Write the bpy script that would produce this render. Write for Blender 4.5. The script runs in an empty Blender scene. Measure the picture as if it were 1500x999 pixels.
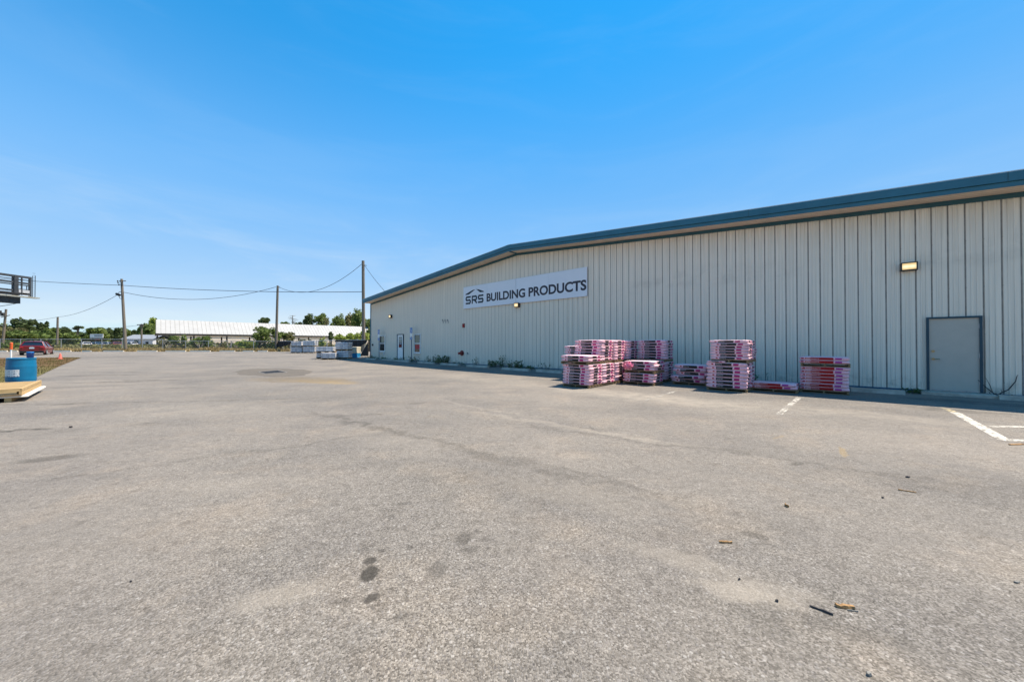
import bpy, bmesh, math, random
from mathutils import Vector, Matrix, noise as mnoise

random.seed(7)
R = math.radians
sc = bpy.context.scene
col = sc.collection

# ------------------------------------------------------------------ camera
F = 515.0                      # focal length in photo pixels (1500 wide)
EYE = 1.42
PITCH = R(0.5)
cam_d = bpy.data.cameras.new('camera')
cam_d.sensor_width = 36.0
cam_d.lens = F * 36.0 / 1500.0
cam_d.clip_end = 3000
cam_d.clip_start = 0.05
cam = bpy.data.objects.new('camera', cam_d)
cam.location = (0, 0, EYE)
cam.rotation_euler = (R(90) + PITCH, 0, 0)
col.objects.link(cam)
sc.camera = cam

def sstep(a, b, t):
    t = max(0.0, min(1.0, (t - a) / (b - a)))
    return t * t * (3 - 2 * t)
def H(y):                       # the lot rises gently towards its far edge
    return 0.3 * sstep(25, 50, y)
def ray(px, py):
    u = (px - 750.0) / F
    v = (499.5 - py) / F
    return Vector((u, math.cos(PITCH) - v * math.sin(PITCH), math.sin(PITCH) + v * math.cos(PITCH)))
def P(px, py, Y):               # the point at depth Y seen at that place of the photo
    d = ray(px, py)
    return Vector((0, 0, EYE)) + d * (Y / d.y)
def G(px, py, z=0.0):           # a point of the ground
    d = ray(px, py)
    g = z
    for _ in range(30):
        t = (g - EYE) / d.z
        Y = t * d.y
        g = 0.5 * g + 0.5 * (H(Y) + z)
    t = (g - EYE) / d.z
    p = Vector((0, 0, EYE)) + d * t
    p.z = H(p.y) + z
    return p

XH = Vector((0.7385, -0.6743, 0))    # along the warehouse wall, to the right
YH = Vector((0.6743, 0.7385, 0))     # into the warehouse
BROT = math.atan2(XH.y, XH.x)
P0 = Vector((12.48, 9.935, 0))
FT = 0.3048
CORNER = P0 - XH * ((65.27 + 50.33) * FT)
def W(px, py, off=0.0):         # a place on the wall, as (u, z)
    d = ray(px, py)
    o = Vector((0, 0, EYE))
    c = CORNER - YH * off
    t = (c - o).dot(YH) / d.dot(YH)
    p = o + d * t
    return (p - CORNER).dot(XH), p.z
def wp(u, off=0.0, z=0.0):      # wall coordinates to world
    p = CORNER + XH * u - YH * off
    return Vector((p.x, p.y, z))

# ------------------------------------------------------------------ materials
class N:
    def __init__(s, name):
        s.m = bpy.data.materials.new(name)
        s.m.use_nodes = True
        s.t = s.m.node_tree
        s.t.nodes.clear()
        s.out = s.n('ShaderNodeOutputMaterial')
    def n(s, kind, **kw):
        x = s.t.nodes.new(kind)
        for k, v in kw.items():
            setattr(x, k, v)
        return x
    def l(s, a, b):
        s.t.links.new(a, b)
    def put(s, sock, v):
        if isinstance(v, bpy.types.NodeSocket):
            s.l(v, sock)
        elif isinstance(v, (tuple, list)) and len(v) == 3 and sock.type == 'RGBA':
            sock.default_value = (*v, 1)
        else:
            sock.default_value = v
    def math(s, op, a, b=0.0, c=None, clamp=False):
        x = s.n('ShaderNodeMath', operation=op, use_clamp=clamp)
        s.put(x.inputs[0], a); s.put(x.inputs[1], b)
        if c is not None: s.put(x.inputs[2], c)
        return x.outputs[0]
    def mix(s, f, a, b, mode='MIX'):
        x = s.n('ShaderNodeMix', data_type='RGBA', blend_type=mode)
        s.put(x.inputs[0], f); s.put(x.inputs[6], a); s.put(x.inputs[7], b)
        return x.outputs[2]
    def mr(s, v, a, b, c=0.0, d=1.0, smooth=False):
        x = s.n('ShaderNodeMapRange')
        if smooth: x.interpolation_type = 'SMOOTHSTEP'
        s.put(x.inputs[0], v)
        for i, q in enumerate((a, b, c, d)): x.inputs[1 + i].default_value = q
        return x.outputs[0]
    def coord(s, which='Object'):
        return s.n('ShaderNodeTexCoord').outputs[which]
    def noise(s, vec, scale, detail=3.0, rough=0.55):
        x = s.n('ShaderNodeTexNoise')
        s.put(x.inputs['Vector'], vec)
        x.inputs['Scale'].default_value = scale
        x.inputs['Detail'].default_value = detail
        x.inputs['Roughness'].default_value = rough
        return x.outputs[0]
    def voro(s, vec, scale, feature='F1'):
        x = s.n('ShaderNodeTexVoronoi', feature=feature)
        s.put(x.inputs['Vector'], vec)
        x.inputs['Scale'].default_value = scale
        return x
    def mapping(s, vec, loc=(0, 0, 0), rot=(0, 0, 0), scale=(1, 1, 1), kind='POINT'):
        x = s.n('ShaderNodeMapping', vector_type=kind)
        s.put(x.inputs[0], vec)
        x.inputs[1].default_value = loc; x.inputs[2].default_value = rot; x.inputs[3].default_value = scale
        return x.outputs[0]
    def ramp(s, v, stops):
        x = s.n('ShaderNodeValToRGB')
        s.put(x.inputs[0], v)
        e = x.color_ramp.elements
        while len(e) < len(stops): e.new(0.5)
        for q, (p, c) in zip(e, stops):
            q.position = p; q.color = (*c, 1)
        return x.outputs[0]
    def bump(s, h, strength=0.3, dist=0.01):
        x = s.n('ShaderNodeBump')
        x.inputs['Strength'].default_value = strength
        x.inputs['Distance'].default_value = dist
        s.put(x.inputs['Height'], h)
        return x.outputs[0]
    def bsdf(s, color, rough=0.6, metal=0.0, normal=None, spec=0.5, coat=0.0, trans=0.0):
        x = s.n('ShaderNodeBsdfPrincipled')
        s.put(x.inputs['Base Color'], color)
        s.put(x.inputs['Roughness'], rough)
        x.inputs['Metallic'].default_value = metal
        x.inputs['Specular IOR Level'].default_value = spec
        x.inputs['Coat Weight'].default_value = coat
        x.inputs['Transmission Weight'].default_value = trans
        if normal is not None: s.l(normal, x.inputs['Normal'])
        s.l(x.outputs[0], s.out.inputs[0])
        return x

def plain(name, c, rough=0.6, metal=0.0, var=0.15, scale=4.0, spec=0.4, coat=0.0, bump=0.0, detail=5):
    k = N(name)
    v = k.coord()
    f = k.noise(v, scale, detail, 0.65)
    f2 = k.mr(f, 0.3, 0.7)
    lo = tuple(x * (1 - var) for x in c); hi = tuple(min(1, x * (1 + var)) for x in c)
    nb = k.bump(k.noise(v, scale * 6, 3), bump, 0.01) if bump else None
    k.bsdf(k.mix(f2, lo, hi), rough, metal, nb, spec, coat)
    return k.m

def wood_mat(name, c, sx=(1, 14, 14)):
    k = N(name)
    v = k.mapping(k.coord(), scale=sx)
    f = k.mr(k.noise(v, 2.2, 5, 0.6), 0.3, 0.7)
    oi = k.n('ShaderNodeObjectInfo').outputs['Random']
    f = k.math('MULTIPLY_ADD', oi, 0.25, f)
    k.bsdf(k.mix(f, tuple(x * 0.68 for x in c), tuple(min(1, x * 1.12) for x in c)), 0.75, spec=0.2)
    return k.m

def foliage(name, c1, c2, trans=0.25):
    k = N(name)
    v = k.n('ShaderNodeNewGeometry').outputs['Position']
    f = k.mr(k.noise(v, 0.55, 3, 0.7), 0.35, 0.65)
    r = k.n('ShaderNodeNewGeometry').outputs['Random Per Island']
    f = k.math('ADD', k.math('MULTIPLY', f, 0.6), k.math('MULTIPLY', r, 0.4))
    c = k.mix(f, c1, c2)
    b = k.bsdf(c, 0.65, spec=0.15)
    t = k.n('ShaderNodeBsdfTranslucent'); k.l(c, t.inputs[0])
    m = k.n('ShaderNodeMixShader'); m.inputs[0].default_value = trans
    k.l(b.outputs[0], m.inputs[1]); k.l(t.outputs[0], m.inputs[2]); k.l(m.outputs[0], k.out.inputs[0])
    return k.m

M = {}
M['teal'] = plain('teal trim paint', (0.026, 0.125, 0.18), 0.42, var=0.12, scale=1.5)
M['tealdark'] = plain('dark teal trim paint', (0.022, 0.09, 0.12), 0.5, var=0.12, scale=1.5)
M['frameteal'] = plain('dark teal frame paint', (0.012, 0.05, 0.075), 0.5, var=0.12)
M['soffit'] = plain('soffit metal', (0.80, 0.64, 0.50), 0.5, var=0.07, scale=2)
M['roofmetal'] = plain('roof metal', (0.5, 0.5, 0.48), 0.4, var=0.1)
M['door'] = plain('grey blue door paint', (0.42, 0.40, 0.345), 0.45, var=0.06, scale=2)
M['steel'] = plain('galvanised steel', (0.42, 0.43, 0.44), 0.4, 0.6, var=0.2, scale=9)
M['brass'] = plain('worn brass', (0.35, 0.27, 0.15), 0.35, 0.8, var=0.2, scale=30)
M['dark'] = plain('dark bronze metal', (0.035, 0.033, 0.03), 0.5, var=0.2)
M['black'] = plain('black plastic', (0.012, 0.012, 0.013), 0.5, var=0.2)
M['rubber'] = plain('tyre rubber', (0.018, 0.018, 0.018), 0.8)
M['white'] = plain('white paint', (0.75, 0.75, 0.73), 0.5, var=0.05)
M['signwhite'] = plain('white sign panel', (0.68, 0.71, 0.76), 0.35, var=0.025, scale=1.2)
M['signdark'] = plain('charcoal lettering', (0.035, 0.032, 0.045), 0.5, var=0.05)
M['logoblack'] = plain('blue black logo', (0.012, 0.022, 0.035), 0.5, var=0.05)
M['red'] = plain('red enamel', (0.32, 0.02, 0.018), 0.4, var=0.1)
M['darkred'] = plain('dark red enamel', (0.16, 0.015, 0.015), 0.4, var=0.1)
M['blue'] = plain('accessible sign blue', (0.01, 0.14, 0.42), 0.4, var=0.05)
M['orange'] = plain('orange plastic', (0.72, 0.12, 0.03), 0.5, var=0.12)
M['conered'] = plain('faded red cone plastic', (0.68, 0.13, 0.09), 0.5, var=0.15)
M['drum'] = plain('blue drum plastic', (0.002, 0.135, 0.27), 0.45, var=0.15, scale=3)
M['cobalt'] = plain('cobalt plastic', (0.006, 0.06, 0.26), 0.35, var=0.1)
M['concrete'] = plain('old concrete', (0.40, 0.36, 0.30), 0.85, var=0.28, scale=5, spec=0.2, bump=0.25)
M['concrete_far'] = plain('sunbleached concrete', (0.74, 0.65, 0.52), 0.85, var=0.15, scale=2, spec=0.2)
M['palletwood'] = wood_mat('pallet wood', (0.24, 0.165, 0.09))
M['plywood'] = wood_mat('new lumber', (0.47, 0.325, 0.155), (9, 1.0, 14))
M['polewood'] = wood_mat('weathered pole', (0.17, 0.145, 0.115), (12, 12, 0.6))
M['bark'] = plain('bark', (0.12, 0.095, 0.07), 0.9, var=0.3, scale=6)
M['deadwood'] = plain('bleached dead wood', (0.3, 0.26, 0.21), 0.9, var=0.2, scale=6)
M['screen'] = plain('black privacy screen cloth', (0.012, 0.012, 0.014), 0.85, var=0.3, scale=2)
M['tarp'] = plain('blue tarp', (0.01, 0.20, 0.42), 0.4, var=0.3, scale=4)
M['cream'] = plain('cream wrap', (0.55, 0.5, 0.38), 0.5, var=0.2, scale=5)
M['shedwhite'] = plain('white shed sheeting', (0.36, 0.355, 0.34), 0.5, var=0.08, scale=0.4)
M['sheddark'] = plain('rusty dark steel', (0.045, 0.04, 0.036), 0.7, var=0.3)
M['shedwall'] = plain('beige block wall', (0.78, 0.68, 0.56), 0.8, var=0.1, scale=0.6)
M['housewall'] = plain('pale grey siding', (0.55, 0.56, 0.6), 0.7, var=0.06)
M['shingle'] = plain('grey shingles', (0.2, 0.22, 0.25), 0.85, var=0.15)
M['boardfence'] = plain('dark stained boards', (0.07, 0.068, 0.075), 0.8, var=0.3, scale=3)
M['wire'] = plain('cable sheath', (0.03, 0.035, 0.045), 0.6)
M['frame'] = plain('weathered steel frame', (0.045, 0.052, 0.062), 0.6, 0.2, var=0.35, scale=2)
M['pinkflag'] = plain('crumpled pink film', (0.75, 0.22, 0.32), 0.35, var=0.3, scale=9)
M['stick'] = plain('split wood chip', (0.30, 0.17, 0.07), 0.85, var=0.45, scale=60)
M['twig'] = plain('dark twig', (0.05, 0.045, 0.045), 0.85, var=0.3, scale=40)
M['stone'] = plain('pale chip of stone', (0.20, 0.19, 0.17), 0.85, var=0.2, scale=60)
M['greypipe'] = plain('pale pvc', (0.62, 0.64, 0.64), 0.5, var=0.1)
M['poster'] = plain('red window sign', (0.45, 0.015, 0.03), 0.4, var=0.25, scale=8)

M['leaf_dark'] = foliage('dark pine foliage', (0.042, 0.068, 0.028), (0.12, 0.155, 0.06))
M['leaf_mid'] = foliage('mid green foliage', (0.06, 0.10, 0.026), (0.21, 0.26, 0.075))
M['leaf_light'] = foliage('light green foliage', (0.12, 0.19, 0.03), (0.34, 0.38, 0.09))
M['leaf_olive'] = foliage('olive foliage', (0.085, 0.09, 0.035), (0.22, 0.21, 0.09))
M['leaf_weed'] = foliage('wall weeds', (0.035, 0.065, 0.02), (0.13, 0.19, 0.06))
M['drygrass'] = foliage('dry grass', (0.20, 0.145, 0.06), (0.46, 0.36, 0.18), 0.15)
M['islandgrass'] = foliage('worn lawn grass', (0.06, 0.075, 0.02), (0.20, 0.155, 0.065), 0.15)

def glass_mat():
    k = N('window glass')
    k.bsdf((0.015, 0.02, 0.02), 0.03, spec=1.0)
    return k.m
M['glass'] = glass_mat()
def carglass():
    k = N('car glass'); k.bsdf((0.01, 0.014, 0.02), 0.05, spec=0.9); return k.m
M['carglass'] = carglass()
def paint(name, c):
    k = N(name); k.bsdf(c, 0.32, 0.0, spec=0.4, coat=0.45); return k.m
def lamp_mat():
    k = N('lit lamp lens')
    v = k.coord('Generated')
    e = k.n('ShaderNodeEmission')
    # two bulbs behind a prismatic lens
    a = k.n('ShaderNodeVectorMath', operation='DISTANCE'); k.l(v, a.inputs[0]); a.inputs[1].default_value = (0.3, 0.5, 0.45)
    b = k.n('ShaderNodeVectorMath', operation='DISTANCE'); k.l(v, b.inputs[0]); b.inputs[1].default_value = (0.7, 0.5, 0.45)
    d = k.math('MINIMUM', a.outputs['Value'], b.outputs['Value'])
    k.l(k.mix(k.mr(d, 0.1, 0.55), (1, 0.85, 0.55), (0.62, 0.45, 0.22)), e.inputs[0])
    e.inputs[1].default_value = .62
    k.l(e.outputs[0], k.out.inputs[0])
    return k.m
M['lens'] = lamp_mat()

def wall_mat():
    k = N('ribbed wall sheeting')
    v = k.coord()
    streak = k.noise(k.mapping(v, scale=(3.2, 1, 0.16)), 1.6, 5, 0.65)
    fine = k.noise(k.mapping(v, scale=(22, 1, 0.3)), 1.0, 3)
    big = k.noise(k.mapping(v, scale=(0.16, 1, 0.5)), 1.0, 4)
    c = k.mix(k.mr(streak, 0.32, 0.68), (0.745, 0.672, 0.56), (0.815, 0.74, 0.62))
    c = k.mix(k.mr(fine, 0.35, 0.75, 0, 0.4), c, (0.52, 0.49, 0.42))
    # sooty smudges in an uneven band at mid height, as on the photographed wall
    z = k.n('ShaderNodeSeparateXYZ'); k.l(v, z.inputs[0])
    zz = k.math('ADD', z.outputs[2], k.math('MULTIPLY', k.noise(v, 0.22, 2), -1.0))
    band = k.math('MULTIPLY', k.mr(zz, 3.0, 3.45, 0, 1, True), k.mr(zz, 4.1, 3.5, 0, 1, True))
    band = k.math('MULTIPLY', band, k.math('MULTIPLY', k.mr(big, 0.45, 0.66, 0, 1), k.mr(k.noise(v, 1.3, 4, 0.7), 0.42, 0.62, 0, 1)))
    band = k.math('MULTIPLY', band, k.mr(z.outputs[0], 20, 27, 0, 1))
    c = k.mix(k.math('MULTIPLY', band, 0.42), c, (0.27, 0.255, 0.22))
    # brown runs below the rake trim
    zt_ = k.math('SUBTRACT', 6.72, k.math('DIVIDE', k.math('ABSOLUTE', k.math('SUBTRACT', z.outputs[0], 18.76)), 12.0))
    below = k.math('SUBTRACT', zt_, z.outputs[2])
    run = k.noise(k.mapping(v, scale=(6.0, 1, 0.12)), 1.5, 5, 0.7)
    rm = k.math('MULTIPLY', k.mr(k.math('ADD', below, k.math('MULTIPLY', run, 0.9)), 1.5, 0.35), k.mr(run, .42, .62))
    c = k.mix(k.math('MULTIPLY', rm, 0.5), c, (0.40, 0.34, 0.26))
    # splash dirt and mildew in spots near the ground
    low = k.math('MULTIPLY', k.mr(z.outputs[2], 0.55, 0.15), k.mr(k.noise(v, 3.5, 4, 0.7), 0.48, 0.66))
    c = k.mix(k.math('MULTIPLY', low, 0.5), c, (0.2, 0.2, 0.17))
    # fastener rows
    f = k.n('ShaderNodeVectorMath', operation='FRACTION')
    k.l(k.mapping(v, loc=(0.13, 0, 0.2), scale=(1 / 0.3048, 1, 1 / 1.3)), f.inputs[0])
    fx = k.n('ShaderNodeSeparateXYZ'); k.l(f.outputs[0], fx.inputs[0])
    dx = k.math('ABSOLUTE', k.math('SUBTRACT', fx.outputs[0], 0.5))
    dz = k.math('ABSOLUTE', k.math('SUBTRACT', fx.outputs[2], 0.5))
    scr = k.math('MULTIPLY', k.math('LESS_THAN', dx, 0.035), k.math('LESS_THAN', dz, 0.009))
    c = k.mix(k.math('MULTIPLY', scr, 0.5), c, (0.3, 0.28, 0.25))
    k.bsdf(c, 0.42, spec=0.35)
    return k.m
M['wall'] = wall_mat()
M['groove'] = plain('grimy shaded groove of wall sheeting', (0.25, 0.23, 0.205), 0.7, var=0.3, scale=3)  # groove floors toned darker: grime together with painted-in recess shade

def bundle_mat(name, band, mag, dot):
    k = N(name)
    uv = k.n('ShaderNodeUVMap').outputs[0]
    s = k.n('ShaderNodeSeparateXYZ'); k.l(uv, s.inputs[0])
    oi = k.n('ShaderNodeObjectInfo').outputs['Random']
    u0, v = s.outputs[0], s.outputs[1]
    shift = k.math('MULTIPLY', k.math('SUBTRACT', oi, 0.5), 0.035)
    u = k.math('ADD', u0, shift)
    def rect(a, b, c, d, uu=u):
        x = k.math('MULTIPLY', k.math('GREATER_THAN', uu, a), k.math('LESS_THAN', uu, b))
        y = k.math('MULTIPLY', k.math('GREATER_THAN', v, c), k.math('LESS_THAN', v, d))
        return k.math('MULTIPLY', x, y)
    n1 = k.noise(k.coord(), 7.0, 4, 0.7)
    base = k.mix(k.mr(n1, 0.3, 0.7), (0.69, 0.32, 0.41), (0.88, 0.57, 0.60))
    base = k.mix(k.math('MULTIPLY', oi, 0.35), base, (0.85, 0.46, 0.52))
    # pale strip with painted-in highlight along the top and bottom edges of the wrapper
    edge = k.math('MAXIMUM', k.math('LESS_THAN', v, 0.1), k.math('GREATER_THAN', v, 0.9))
    base = k.mix(k.math('MULTIPLY', edge, 0.42), base, (0.88, 0.74, 0.72))
    if name.startswith('red'):
        parts = [((0.24, 0.70, 0.08, 0.92), band), ((0.73, 0.86, 0.18, 0.84), mag), ((0.045, 0.10, 0.25, 0.8), dot)]
        txt = (0.14, 0.42)
        parts.insert(0, ((0.12, 0.30, 0.22, 0.80), (0.45, 0.10, 0.08)))
    else:
        parts = [((0.25, 0.66, 0.06, 0.88), band), ((0.70, 0.83, 0.16, 0.86), mag), ((0.15, 0.20, 0.3, 0.76), dot)]
        txt = (0.27, 0.42)
    side = [((2.33, 2.64, 0.14, 0.86), band), ((2.72, 2.9, 0.2, 0.82), mag), ((3.33, 3.64, 0.14, 0.86), band), ((3.72, 3.9, 0.2, 0.82), mag)]
    c = base
    for r, cc in parts + side:
        c = k.mix(rect(*r), c, cc)
    # broken pale marks where the small print runs
    g = k.noise(k.mapping(uv, scale=(90, 4, 1)), 1.0, 1)
    pr = k.math('MULTIPLY', rect(txt[0], txt[1], 0.32, 0.62), k.math('GREATER_THAN', g, 0.47))
    c = k.mix(k.math('MULTIPLY', pr, 0.6), c, (0.72, 0.6, 0.6))
    g2 = k.noise(k.mapping(uv, scale=(110, 5, 1)), 1.0, 1)
    pr2 = k.math('MULTIPLY', rect(0.87, 0.96, 0.4, 0.6), k.math('GREATER_THAN', g2, 0.5))
    c = k.mix(k.math('MULTIPLY', pr2, 0.5), c, (0.4, 0.15, 0.3))
    nb = k.bump(k.noise(k.mapping(k.coord(), scale=(9, 9, 16)), 1.0, 4, 0.7), 0.55, 0.02)
    k.bsdf(c, 0.5, spec=0.22, normal=nb)
    return k.m
M['bundle_dark'] = bundle_mat('charcoal banded pink wrapper', (0.022, 0.019, 0.018), (0.42, 0.018, 0.13), (0.42, 0.03, 0.025))
M['bundle_red'] = bundle_mat('red banded pink wrapper', (0.36, 0.006, 0.006), (0.40, 0.05, 0.24), (0.36, 0.02, 0.03))

def wrap_mat():
    k = N('pale stretch wrapped goods')
    v = k.coord()
    s = k.n('ShaderNodeSeparateXYZ'); k.l(v, s.inputs[0])
    w = k.math('FRACT', k.math('MULTIPLY', s.outputs[2], 6.0))
    oi = k.n('ShaderNodeObjectInfo').outputs['Random']
    n = k.noise(v, 2.5, 4, 0.7)
    c = k.mix(k.mr(n, 0.35, 0.65), (0.36, 0.36, 0.40), (0.74, 0.74, 0.74))
    c = k.mix(k.math('MULTIPLY', k.math('LESS_THAN', w, 0.3), 0.75), c, (0.16, 0.16, 0.19))
    x = k.math('FRACT', k.math('MULTIPLY', k.math('ADD', s.outputs[0], s.outputs[1]), 1.9))
    c = k.mix(k.math('MULTIPLY', k.math('LESS_THAN', x, 0.08), 0.7), c, (0.2, 0.2, 0.22))
    k.bsdf(c, 0.3, spec=0.5)
    return k.m
M['wrap'] = wrap_mat()

def mesh_mat():
    k = N('chain link mesh')
    v = k.coord()
    a = k.mapping(v, rot=(0, R(45), 0))
    s = k.n('ShaderNodeSeparateXYZ'); k.l(a, s.inputs[0])
    fx = k.math('LESS_THAN', k.math('FRACT', k.math('MULTIPLY', s.outputs[0], 18.0)), 0.055)
    fz = k.math('LESS_THAN', k.math('FRACT', k.math('MULTIPLY', s.outputs[2], 18.0)), 0.055)
    f = k.math('MAXIMUM', fx, fz)
    b = k.bsdf((0.33, 0.34, 0.35), 0.45, 0.5)
    t = k.n('ShaderNodeBsdfTransparent')
    m = k.n('ShaderNodeMixShader')
    k.l(f, m.inputs[0]); k.l(t.outputs[0], m.inputs[1]); k.l(b.outputs[0], m.inputs[2])
    k.l(m.outputs[0], k.out.inputs[0])
    return k.m
M['chain'] = mesh_mat()

def worn_paint(name, c, wear):
    k = N(name)
    v = k.coord()
    n = k.noise(v, 16.0, 6, 0.75)
    n2 = k.noise(v, 2.0, 3, 0.6)
    f = k.mr(k.math('ADD', k.math('MULTIPLY', n, 0.7), k.math('MULTIPLY', n2, 0.3)), wear - 0.06, wear + 0.06)
    b = k.bsdf(c, 0.7, spec=0.2)
    t = k.n('ShaderNodeBsdfTransparent')
    m = k.n('ShaderNodeMixShader')
    k.l(f, m.inputs[0]); k.l(t.outputs[0], m.inputs[1]); k.l(b.outputs[0], m.inputs[2])
    k.l(m.outputs[0], k.out.inputs[0])
    return k.m

# old sun-bleached asphalt; stains have their own shapes: (px, py, half length m, half width m, angle, softness, strength, colour)
DK = (0.028, 0.025, 0.020)
SAND = (0.31, 0.272, 0.22)
STAINS = [
    (541, 840, .056, .075, 10, .5, 1.0, DK), (543, 820.5, .042, .04, 0, .6, .9, DK), (545, 874, .042, .05, -20, .7, .95, DK), (555, 852, .02, .02, 0, .8, .6, DK), (560, 806, .035, .025, 0, .8, .6, DK), (600, 803, .03, .03, 0, .9, .5, DK), (548, 890, .02, .025, 0, .9, .5, DK), (715, 803, .022, .03, 0, .9, .5, DK), (700, 776, .025, .04, 0, .9, .5, DK), (594, 875, .03, .03, 0, .9, .35, DK), (520, 745, .05, .05, 0, .9, .3, DK),
    (641, 834, .075, .11, 0, .9, .5, (0.055, .05, .043)), (679, 789, .065, .09, 0, .7, .6, DK), (690, 804, .06, .05, 0, .8, .5, DK),
    (588, 901, .045, .045, 0, .8, .55, DK), (531, 804, .06, .04, 0, .9, .45, DK), (567, 747, .07, .04, 0, .8, .45, DK),
    (590, 738, .09, .035, 20, .8, .5, DK), (572, 756, .05, .03, 0, .8, .4, DK), (602, 817, .04, .03, 0, .8, .35, DK),
    (503, 880, .05, .035, 0, .9, .4, DK), (1105, 784, .09, .05, -35, .5, .45, DK), (1167, 679, .14, .07, 20, .8, .5, DK),
    (60, 541, 1.3, .25, 4, .9, .0, DK), (150, 550, 2.0, .3, 12, .8, .7, DK), (160, 560, 1.6, .22, 14, .8, .8, DK), (115, 556, 1.5, .2, 10, .8, .6, DK), (185, 545, 1.6, .2, 6, .8, .55, DK), (140, 537, 2.2, .25, 6, .8, .5, DK), (245, 569, 1.2, .12, 14, .8, .5, DK), (90, 592, .5, .05, 8, .7, .7, DK), (205, 534, 1.2, .2, 4, .7, .5, DK),
    (222, 557, 1.3, .18, 10, .7, .95, DK), (72, 672, .35, .15, 30, .9, .6, DK), (10, 631, .55, .06, 12, .5, .95, DK),
    (130, 566, 2.2, .35, 20, .9, .35, DK), (210, 622, .5, .2, 0, .9, .35, DK), (160, 523, 3.0, .5, 0, .5, .55, DK), (200, 521.5, 3.0, .35, 0, .6, .4, DK),
    (70, 632, .6, .3, 0, .9, .25, DK), (865, 628, .7, .10, -20, .8, .3, DK),
    (610, 591, .22, .07, 10, .6, .5, DK), (545, 607, .3, .035, 25, .6, .5, DK), (600, 597, .14, .05, 0, .7, .4, DK),
    (700, 596, 2.3, .09, -42, .9, .42, SAND), (800, 620, 2.2, .13, -38, .8, .5, SAND), (930, 640, 1.5, .13, -36, .9, .35, SAND),
    (1090, 870, .30, .09, -22, .9, .55, SAND), (1000, 820, .45, .12, -30, .95, .35, SAND), (410, 872, .28, .12, 20, .95, .45, SAND),
    (350, 712, .8, .3, 10, .95, .3, SAND), (900, 577, 3.2, 1.0, -42, .95, .75, SAND), (1010, 588, 2.6, .8, -42, .95, .6, SAND), (1250, 605, 2.6, .6, -42, .95, .5, SAND), (720, 556, 4.0, 1.2, -42, .95, .45, SAND), (300, 600, 2.5, 1.2, 0, .95, .35, SAND), (560, 640, 1.6, .6, -30, .95, .3, SAND), (820, 720, .9, .3, -30, .95, .3, SAND),
    (1235, 662, .28, .035, 50, .6, .5, (.28, .19, .07)), (1140, 640, .2, .03, 30, .7, .3, (.28, .19, .07)), (1130, 865, .30, .10, -15, .9, .35, SAND),
    (1470, 720, 1.0, .5, 0, .95, .22, DK), (1180, 915, .6, .12, -28, .95, .3, DK), (700, 700, 1.8, .5, -20, .95, .16, DK),
    (438, 556.0, 2.2, 1.1, -14, .6, 1.0, (.15, .115, .07)), (470, 558.5, 1.7, .6, -18, .6, 1.0, (.19, .142, .08)), (488, 560.3, 1.1, .38, -14, .9, .9, (.24, .178, .095)), (502, 561.6, .6, .18, -10, .9, .7, (.27, .195, .10)),
    (600, 640, 4.0, .10, -38, .7, .35, DK), (655, 650, 4.0, .10, -36, .7, .35, DK), (985, 652, 3.0, .09, -30, .7, .35, DK), (250, 588, 5.0, .10, 8, .7, .35, DK), (380, 660, 2.6, .08, 35, .8, .28, DK), (395, 546, 5.2, 2.8, -20, .5, .25, (0.12, .105, .085)),
    (1390, 600, .9, .3, -42, .6, .65, (0.03, .029, .027)), (1430, 590, 1.2, .35, -42, .5, .6, (0.03, .029, .027)),
]
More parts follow.
